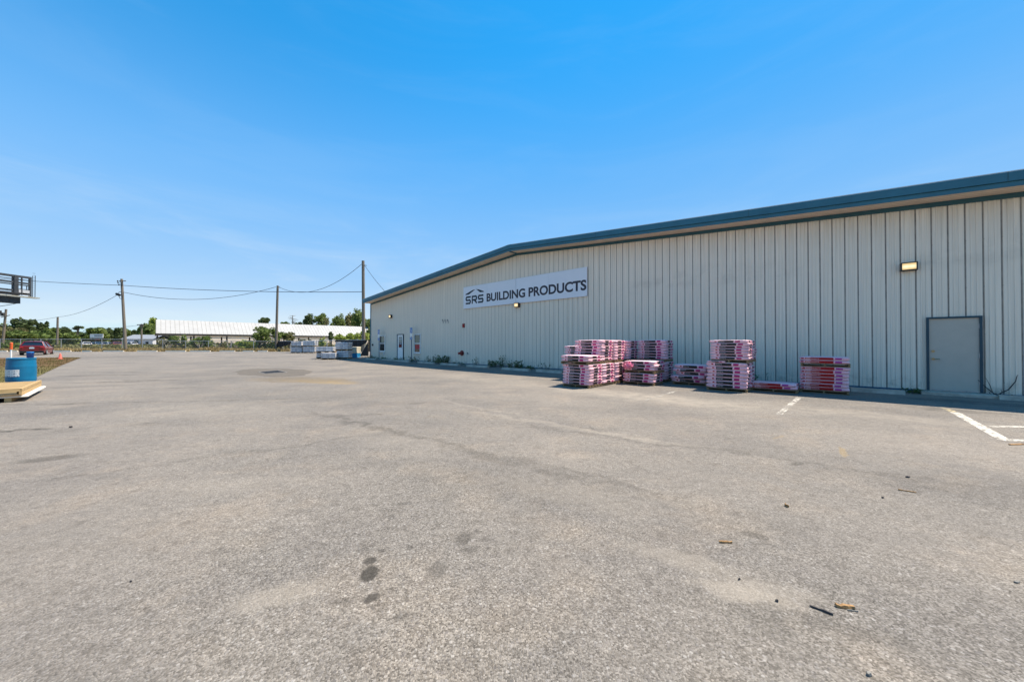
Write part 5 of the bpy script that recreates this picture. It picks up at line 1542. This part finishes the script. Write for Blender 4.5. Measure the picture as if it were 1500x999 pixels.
# behind the shed
TR = [(386.5, 464.5, 475, 18, 150, 'leaf_dark', 'dark pine top peeping over the middle of the shed roof'),
      (418, 470.5, 480, 12, 150, 'leaf_mid', 'low green tree top over the shed roof left of the bare pine'),
      (437, 472, 482, 14, 152, 'leaf_dark', 'low dark tree top beside the bare pine'),
      (454, 459, 482, 16, 145, 'leaf_dark', 'dark tree above the shed, left one of the close pair'),
      (470, 459.5, 482, 19, 148, 'leaf_mid', 'dark green tree above the shed, right one of the close pair'),
      (485.5, 473, 486, 10, 150, 'leaf_mid', 'low hazy tree top between the pair and the big right trees'),
      (497, 460, 486, 18, 140, 'leaf_mid', 'feathery tree left of the tallest pole'),
      (513, 459, 486, 16, 136, 'leaf_olive', 'olive brown tree left of the tallest pole, against the shed end'),
      (526, 452, 486, 20, 130, 'leaf_mid', 'highest tree, right behind the tallest pole'),
      (541, 466, 490, 16, 120, 'leaf_mid', 'green tree showing between the tallest pole and the warehouse'),
      (478.0, 464, 478, 10, 142, 'leaf_olive', 'thin brownish half-bare tree right of the close pair')]
for i, (px, yt, ym, w_, Y, lm_, lb) in enumerate(TR):
    tree(px, yt, ym, w_, Y, lm_, lb, 70 + i, n_=int(900 + 60 * w_) if 'half-bare' not in lb else 160, leaf=.32, clumps=26, trunk_r=.3)
# bare pine
b = P(428.5, 510, 140); b.z = .3; zt_ = P(428.5, 462, 140).z - .3
e = empty('dead_pine', b, 0, 'bare dead pine with short side branches over the shed roof', 'tree', 'trees beyond the fence')
m = MB(); m.tube([(0, 0, 0), (0, 0, zt_)], [.35, .1], 8); m.build('trunk', M['bark'], e)
m = MB(); r_ = random.Random(6)
for i in range(26):
    z = zt_ * r_.uniform(.62, .99); a = r_.uniform(0, 6.28); l_ = 2.2 * r_.uniform(.4, 1)
    m.tube([(0, 0, z), (math.cos(a) * l_ * .6, math.sin(a) * l_ * .6, z + .1), (math.cos(a) * l_, math.sin(a) * l_, z + r_.uniform(-.2, .6))], [.09, .06, .02], 5)
m.build('branches', M['bark'], e)

def bush(px, ytop, ybot, wpx, Y, leafm, label, seed, n_=900, leaf=.125, clumps=22, twigs=14, name='bush', group='bushes along the fence'):
    r_ = random.Random(seed)
    b = P(px, 512, Y); b.z = H(min(Y, 50))
    ct, cb = P(px, ytop, Y).z - b.z, max(P(px, ybot, Y).z - b.z, 0)
    rx = wpx * Y / F / 2
    e = empty(name, b, 0, label, 'bush', group)
    c = (0, 0, (ct + cb) / 2); rad = (rx, min(rx, 1.6), (ct - cb) / 2)
    cm = MB(); cl = crown_mb(cm, c, rad, n_, leaf, r_, clumps)
    st = MB()
    for q, s in (cl * 2)[:twigs]:
        st.tube([(r_.uniform(-.2, .2), 0, 0), q * .5 + Vector((r_.uniform(-.2, .2), 0, .1)), q + Vector((0, 0, .25))], [.035, .025, .008], 5, False)
    st.build('stems', M['bark'], e)
    cm.build('foliage', M[leafm], e)
BS = [(10, 500, 514, 30, 56.5, 'leaf_mid', 'dense green bush at the left edge, beside the red hatchback', 1100),
      (24, 503, 514, 16, 56.8, 'leaf_light', 'bright green bush peeping out left of the red hatchback', 600),
      (240, 493, 509, 16, 59, 'leaf_olive', 'tall sparse olive shrub before the left end of the shed', 220),
      (256, 491, 505, 15, 59.5, 'leaf_mid', 'sparse green shrub second from the left end of the shed', 240),
      (269, 491.5, 512, 9, 58.5, 'leaf_mid', 'slim leafy shrub between two gappy ones before the shed', 200),
      (290, 494, 512, 20, 58, 'leaf_mid', 'low rounded green shrub before the shed posts', 650),
      (304, 492.5, 512, 20, 58.6, 'leaf_mid', 'fuller green shrub left of the twiggy gap', 600),
      (328, 498, 512, 18, 58, 'leaf_olive', 'dull olive twiggy shrub in the middle before the shed', 240),
      (341, 503, 513, 16, 57.5, 'leaf_mid', 'small low shrub left of the light green bush', 300),
      (366, 495, 514, 36, 57.6, 'leaf_light', 'broad light green bush left of the big dark shrub', 1500),
      (390, 479, 513, 40, 58.4, 'leaf_mid', 'big dark green shrub standing highest, left of the plain pole', 2000),
      (379, 478, 486, 16, 58.0, 'leaf_mid', 'high loose spray of branches over the big dark shrub', 160),
      (412, 485, 500, 18, 58.2, 'leaf_mid', 'sprawling green shrub just right of the plain pole', 420),
      (424, 487, 502, 22, 58.9, 'leaf_olive', 'loose olive shrub above the slumped black cloth', 420),
      (446, 497, 503, 22, 60, 'leaf_olive', 'low thin shrub behind the wrapped loads', 240),
      (472, 495, 510, 12, 58, 'leaf_light', 'small yellow-green shrub between the wrapped loads', 240),
      (484.5, 486, 500, 7, 60, 'leaf_dark', 'narrow dark shrub standing upright before the shed eave', 260),
      (500, 490, 501, 18, 56, 'leaf_light', 'yellow-green shrub left part of the bright thicket', 420),
      (516, 487.5, 501, 20, 54, 'leaf_light', 'yellow-green shrub in the middle of the bright thicket', 520),
      (531, 484, 501, 18, 50, 'leaf_light', 'bright yellow-green shrub around the foot of the tallest pole', 520),
      (541, 478, 503, 12, 52, 'leaf_mid', 'green shrub beside the warehouse corner', 420),
      (478, 502, 514, 22, 56, 'leaf_olive', 'dry olive brush behind the gap between the loads', 420)]
for i, (px, yt, yb_, w_, Y, lm_, lb, nn) in enumerate(BS):
    bush(px, yt, yb_, w_, Y, lm_, lb, 200 + i, int(nn * 2.3))
# pale leafless shrubs
for i, (px, yt, lb) in enumerate(((247, 502, 'pale leafless shrub before the dark boards, leaning right'), (293, 500, 'pale leafless shrub with forked stems below the rounded green shrub'), (318, 499, 'pale leafless shrub with three white stems'), (336, 497, 'tall bare brown twigs left of the light green bush'), (349, 503, 'short pale twigs at the left foot of the light green bush'))):
    r_ = random.Random(300 + i); b = P(px, 512, 56.6); b.z = .3; ht = P(px, yt, 56.6).z - .3
    e = empty('leafless_shrub', b, 0, lb, 'shrub', 'leafless shrubs along the fence')
    m = MB()
    for k in range(12):
        a = r_.uniform(-.9, .9); h_ = ht * r_.uniform(.6, 1)
        m.tube([(r_.uniform(-.3, .3), r_.uniform(-.2, .2), 0), (a * .4, 0, h_ * .5), (a * .9, r_.uniform(-.3, .3), h_)], [.04, .03, .012], 5, False)
    m.build('stems', M['deadwood'], e)
# dry grass and ground cover along the fence
r_ = random.Random(9); m = MB()
for i in range(15000):
    x = r_.uniform(-88, -27); y = 52.75 + abs(r_.gauss(0, 1.7))
    if y > 60: continue
    d = mnoise.noise(Vector((x * .25, y * .3, 0)))
    h_ = (.32 + .5 * max(0, d) + r_.uniform(0, .25)) * min(1, .35 + (y - 52.6) * .9)
    blades(m, x, y, .28, h_, r_.uniform(.05, .12), r_, .5)
tag(m.build('dry_grass', M['drygrass']), 'strip of tall dry tan grass along the foot of the far fence', 'grass', kind='stuff')
r_ = random.Random(10); m = MB()
for i in range(15000):
    x = r_.uniform(-125, -50) if i % 3 else r_.uniform(-80, -20); y = r_.uniform(58, 76)
    h_ = r_.uniform(.3, 1.15)
    c = Vector((x, y, .3 + r_.uniform(0, 1.0))); dv = Vector((r_.uniform(-1, 1), r_.uniform(-1, 1), r_.uniform(-.4, 1))).normalized(); ev = dv.orthogonal().normalized(); k = r_.uniform(.12, .3)
    m.quad(c - dv * k, c + ev * k * .6, c + dv * k, c - ev * k * .6)
tag(m.build('undergrowth', M['leaf_olive']), 'tangled olive undergrowth behind the far fence', 'undergrowth', kind='stuff')
# far woods closing the horizon
r_ = random.Random(12); m = MB()
for i in range(26000):
    x = r_.uniform(-330, 60); y = 190 + r_.uniform(0, 40)
    top = 7 + 4 * mnoise.noise(Vector((x * .05, 0, 1))) + 2 * mnoise.noise(Vector((x * .2, 0, 5)))
    c = Vector((x, y, .3 + top * math.sqrt(r_.random()))); dv = Vector((r_.uniform(-1, 1), r_.uniform(-1, 1), r_.uniform(-.4, 1))).normalized(); ev = dv.orthogonal().normalized(); k = r_.uniform(.5, 1.1)
    m.quad(c - dv * k, c + ev * k * .6, c + dv * k, c - ev * k * .6)
tag(m.build('far_woods', M['leaf_dark']), 'distant dark band of woods on the horizon', 'woods', kind='stuff')

# ------------------------------------------------------------------ litter on the asphalt
def chip(px, py, L, w, h_, rz, mat, name, label, cat='wood chip', seed=0):
    r_ = random.Random(seed); g_ = G(px, py)
    m = MB(); n_ = 5; rings = []
    for i in range(n_ + 1):
        t_ = i / n_; k = 1 - .5 * abs(t_ - .45) ** 2 * 2; j = r_.uniform(.7, 1.15)
        x = (t_ - .5) * L; y = r_.uniform(-.15, .15) * w
        rings.append([(x, y - w / 2 * k * j, 0), (x, y + w / 2 * k * j, 0), (x, y + w / 2 * k * j * .7, h_ * j), (x, y - w / 2 * k * j * .6, h_ * j * .9)])
    for A_, B_ in zip(rings[:-1], rings[1:]):
        for a_ in range(4): m.quad(A_[a_], A_[(a_ + 1) % 4], B_[(a_ + 1) % 4], B_[a_])
    m.quad(*rings[0][::-1]); m.quad(*rings[-1])
    o = m.build(name, mat); o.scale = (.75, .75, .75) if name == 'pebble' else (1, 1, 1); o.location = (g_.x, g_.y, .003); o.rotation_euler = (0, 0, R(rz)); return tag(o, label, cat)
chip(1063, 795, .088, .016, .012, -4, M['stick'], 'wood_chip', 'flat splinter of brown wood beside the leaf-shaped stain', seed=1)
chip(1238, 890, .085, .022, .014, -8, M['stick'], 'wood_chip', 'broken piece of tan wood beside the dark twig', seed=2)
chip(1249, 895, .05, .006, .005, -12, M['stone'], 'wood_splinter', 'pale thin splinter under the broken tan wood', 'wood splinter', seed=3)
chip(1203, 894.5, .095, .009, .009, -42, M['twig'], 'twig', 'dark straight twig left of the broken tan wood', 'twig', seed=4)
chip(1152.5, 742, .035, .018, .02, 100, M['stick'], 'dry_leaf', 'small curled brown leaf above the leaf-shaped stain', 'leaf', seed=5)
chip(1329, 720, .12, .01, .01, -35, M['stick'], 'twig', 'thin brown twig lying well right of the curled leaf', 'twig', seed=6)
chip(1293, 729.5, .025, .02, .018, 0, M['twig'], 'pebble', 'black pebble left of the thin brown twig', 'pebble', seed=7)
chip(1138, 881, .018, .016, .014, 0, M['twig'], 'pebble', 'black pebble on the pale sandy smear', 'pebble', seed=8)
chip(1083, 849, .02, .013, .012, 30, M['twig'], 'pebble', 'dark chip of stone at the start of the sandy smear', 'pebble', seed=9)
chip(1273, 988.5, .03, .02, .014, 20, M['stone'], 'pebble', 'pale chip of stone near the bottom edge', 'pebble', seed=10)
chip(1490, 853, .05, .02, .01, 10, M['stone'], 'pebble', 'pale flake of stone at the right edge', 'pebble', seed=11)
chip(103.5, 626.5, .05, .04, .04, 10, M['twig'], 'pebble', 'dark lump of stone on the left of the lot', 'pebble', seed=12)
chip(1330, 699.5, .05, .03, .02, 0, M['twig'], 'pebble', 'dark flat chip of rubber above the thin brown twig', 'rubber chip', seed=14)
chip(1490, 651.5, .25, .03, .012, 3, M['stick'], 'twig', 'long reddish twig by the lowest parking line at right', 'twig', seed=15)
chip(192, 852, .016, .012, .01, 0, M['twig'], 'pebble', 'small black pebble in the lower left of the lot', 'pebble', seed=16)

# ------------------------------------------------------------------ light
sun_dir = Vector((.4806, .1705, 1)).normalized()
sd = bpy.data.lights.new('sun', 'SUN'); sd.energy = 4.2; sd.angle = R(.53); sd.color = (1.0, .885, .74)
so = bpy.data.objects.new('sun', sd); col.objects.link(so)
so.rotation_euler = (-sun_dir).to_track_quat('-Z', 'Y').to_euler()
so.location = (0, 0, 50)
wd = bpy.data.worlds.new('World'); sc.world = wd; wd.use_nodes = True
nt = wd.node_tree; nt.nodes.clear()
def wn(k): return nt.nodes.new(k)
sky = wn('ShaderNodeTexSky'); sky.sky_type = 'NISHITA'; sky.sun_disc = False
sky.sun_elevation = math.asin(sun_dir.z); sky.sun_rotation = math.atan2(sun_dir.x, sun_dir.y)
sky.air_density = 1.0; sky.dust_density = .05; sky.ozone_density = 1.6; sky.altitude = 10
bg = wn('ShaderNodeBackground'); bg.inputs[1].default_value = .115
out = wn('ShaderNodeOutputWorld')
# grade of the sky: richer blue, and the glare near the horizon held below clipping
hsv = wn('ShaderNodeSeparateColor'); hsv.mode = 'HSV'; nt.links.new(sky.outputs[0], hsv.inputs[0])
def wm(op, a, b, c=None):
    x = wn('ShaderNodeMath'); x.operation = op
    for i, v in enumerate((a, b, c)):
        if v is None: continue
        if isinstance(v, bpy.types.NodeSocket): nt.links.new(v, x.inputs[i])
        else: x.inputs[i].default_value = v
    return x.outputs[0]
hs = wn('ShaderNodeCombineColor'); hs.mode = 'HSV'
nt.links.new(wm('MULTIPLY_ADD', hsv.outputs[0], .3, .596 * .7), hs.inputs[0])
nt.links.new(wm('MINIMUM', wm('MULTIPLY', hsv.outputs[1], 1.43), .97), hs.inputs[1])
nt.links.new(wm('SMOOTH_MIN', hsv.outputs[2], 3.85, .9), hs.inputs[2])
# thin high cirrus
tc = wn('ShaderNodeTexCoord'); sep = wn('ShaderNodeSeparateXYZ'); nt.links.new(tc.outputs['Generated'], sep.inputs[0])
mp_ = wn('ShaderNodeMapping'); mp_.inputs[3].default_value = (1.2, 1.2, 7.0); nt.links.new(tc.outputs['Generated'], mp_.inputs[0])
ns = wn('ShaderNodeTexNoise'); ns.inputs['Scale'].default_value = 1.7; ns.inputs['Detail'].default_value = 6; ns.inputs['Roughness'].default_value = .6; ns.inputs['Distortion'].default_value = .6
nt.links.new(mp_.outputs[0], ns.inputs['Vector'])
r1 = wn('ShaderNodeMapRange'); r1.interpolation_type = 'SMOOTHSTEP'; nt.links.new(ns.outputs[0], r1.inputs[0]); r1.inputs[1].default_value = .42; r1.inputs[2].default_value = .72
r2 = wn('ShaderNodeMapRange'); nt.links.new(sep.outputs[2], r2.inputs[0]); r2.inputs[1].default_value = .34; r2.inputs[2].default_value = .04; r2.inputs[3].default_value = .045; r2.inputs[4].default_value = .55
veil = wn('ShaderNodeMapRange'); veil.interpolation_type = 'SMOOTHSTEP'; nt.links.new(sep.outputs[2], veil.inputs[0]); veil.inputs[1].default_value = .70; veil.inputs[2].default_value = -.05; veil.inputs[3].default_value = 0; veil.inputs[4].default_value = .44
cl = wm('MULTIPLY', r1.outputs[0], r2.outputs[0])
tot = wm('MINIMUM', wm('ADD', veil.outputs[0], cl), .92)
mx = wn('ShaderNodeMix'); mx.data_type = 'RGBA'; nt.links.new(tot, mx.inputs[0]); nt.links.new(hs.outputs[0], mx.inputs[6]); mx.inputs[7].default_value = (2.4, 3.05, 3.75, 1)
nt.links.new(mx.outputs[2], bg.inputs[0]); nt.links.new(bg.outputs[0], out.inputs[0])

vs = sc.view_settings
sc.display_settings.display_device = 'sRGB'
vs.view_transform = 'Standard'; vs.look = 'None'; vs.exposure = 1.15; vs.gamma = 1.0; vs.use_curve_mapping = False
sc.render.engine = 'CYCLES'
sc.cycles.max_bounces = 6; sc.cycles.transparent_max_bounces = 24
sc.cycles.use_denoising = True
sc.cycles.denoiser = 'OPENIMAGEDENOISE'
sc.cycles.denoising_input_passes = 'RGB_ALBEDO_NORMAL'
sc.cycles.denoising_prefilter = 'ACCURATE'
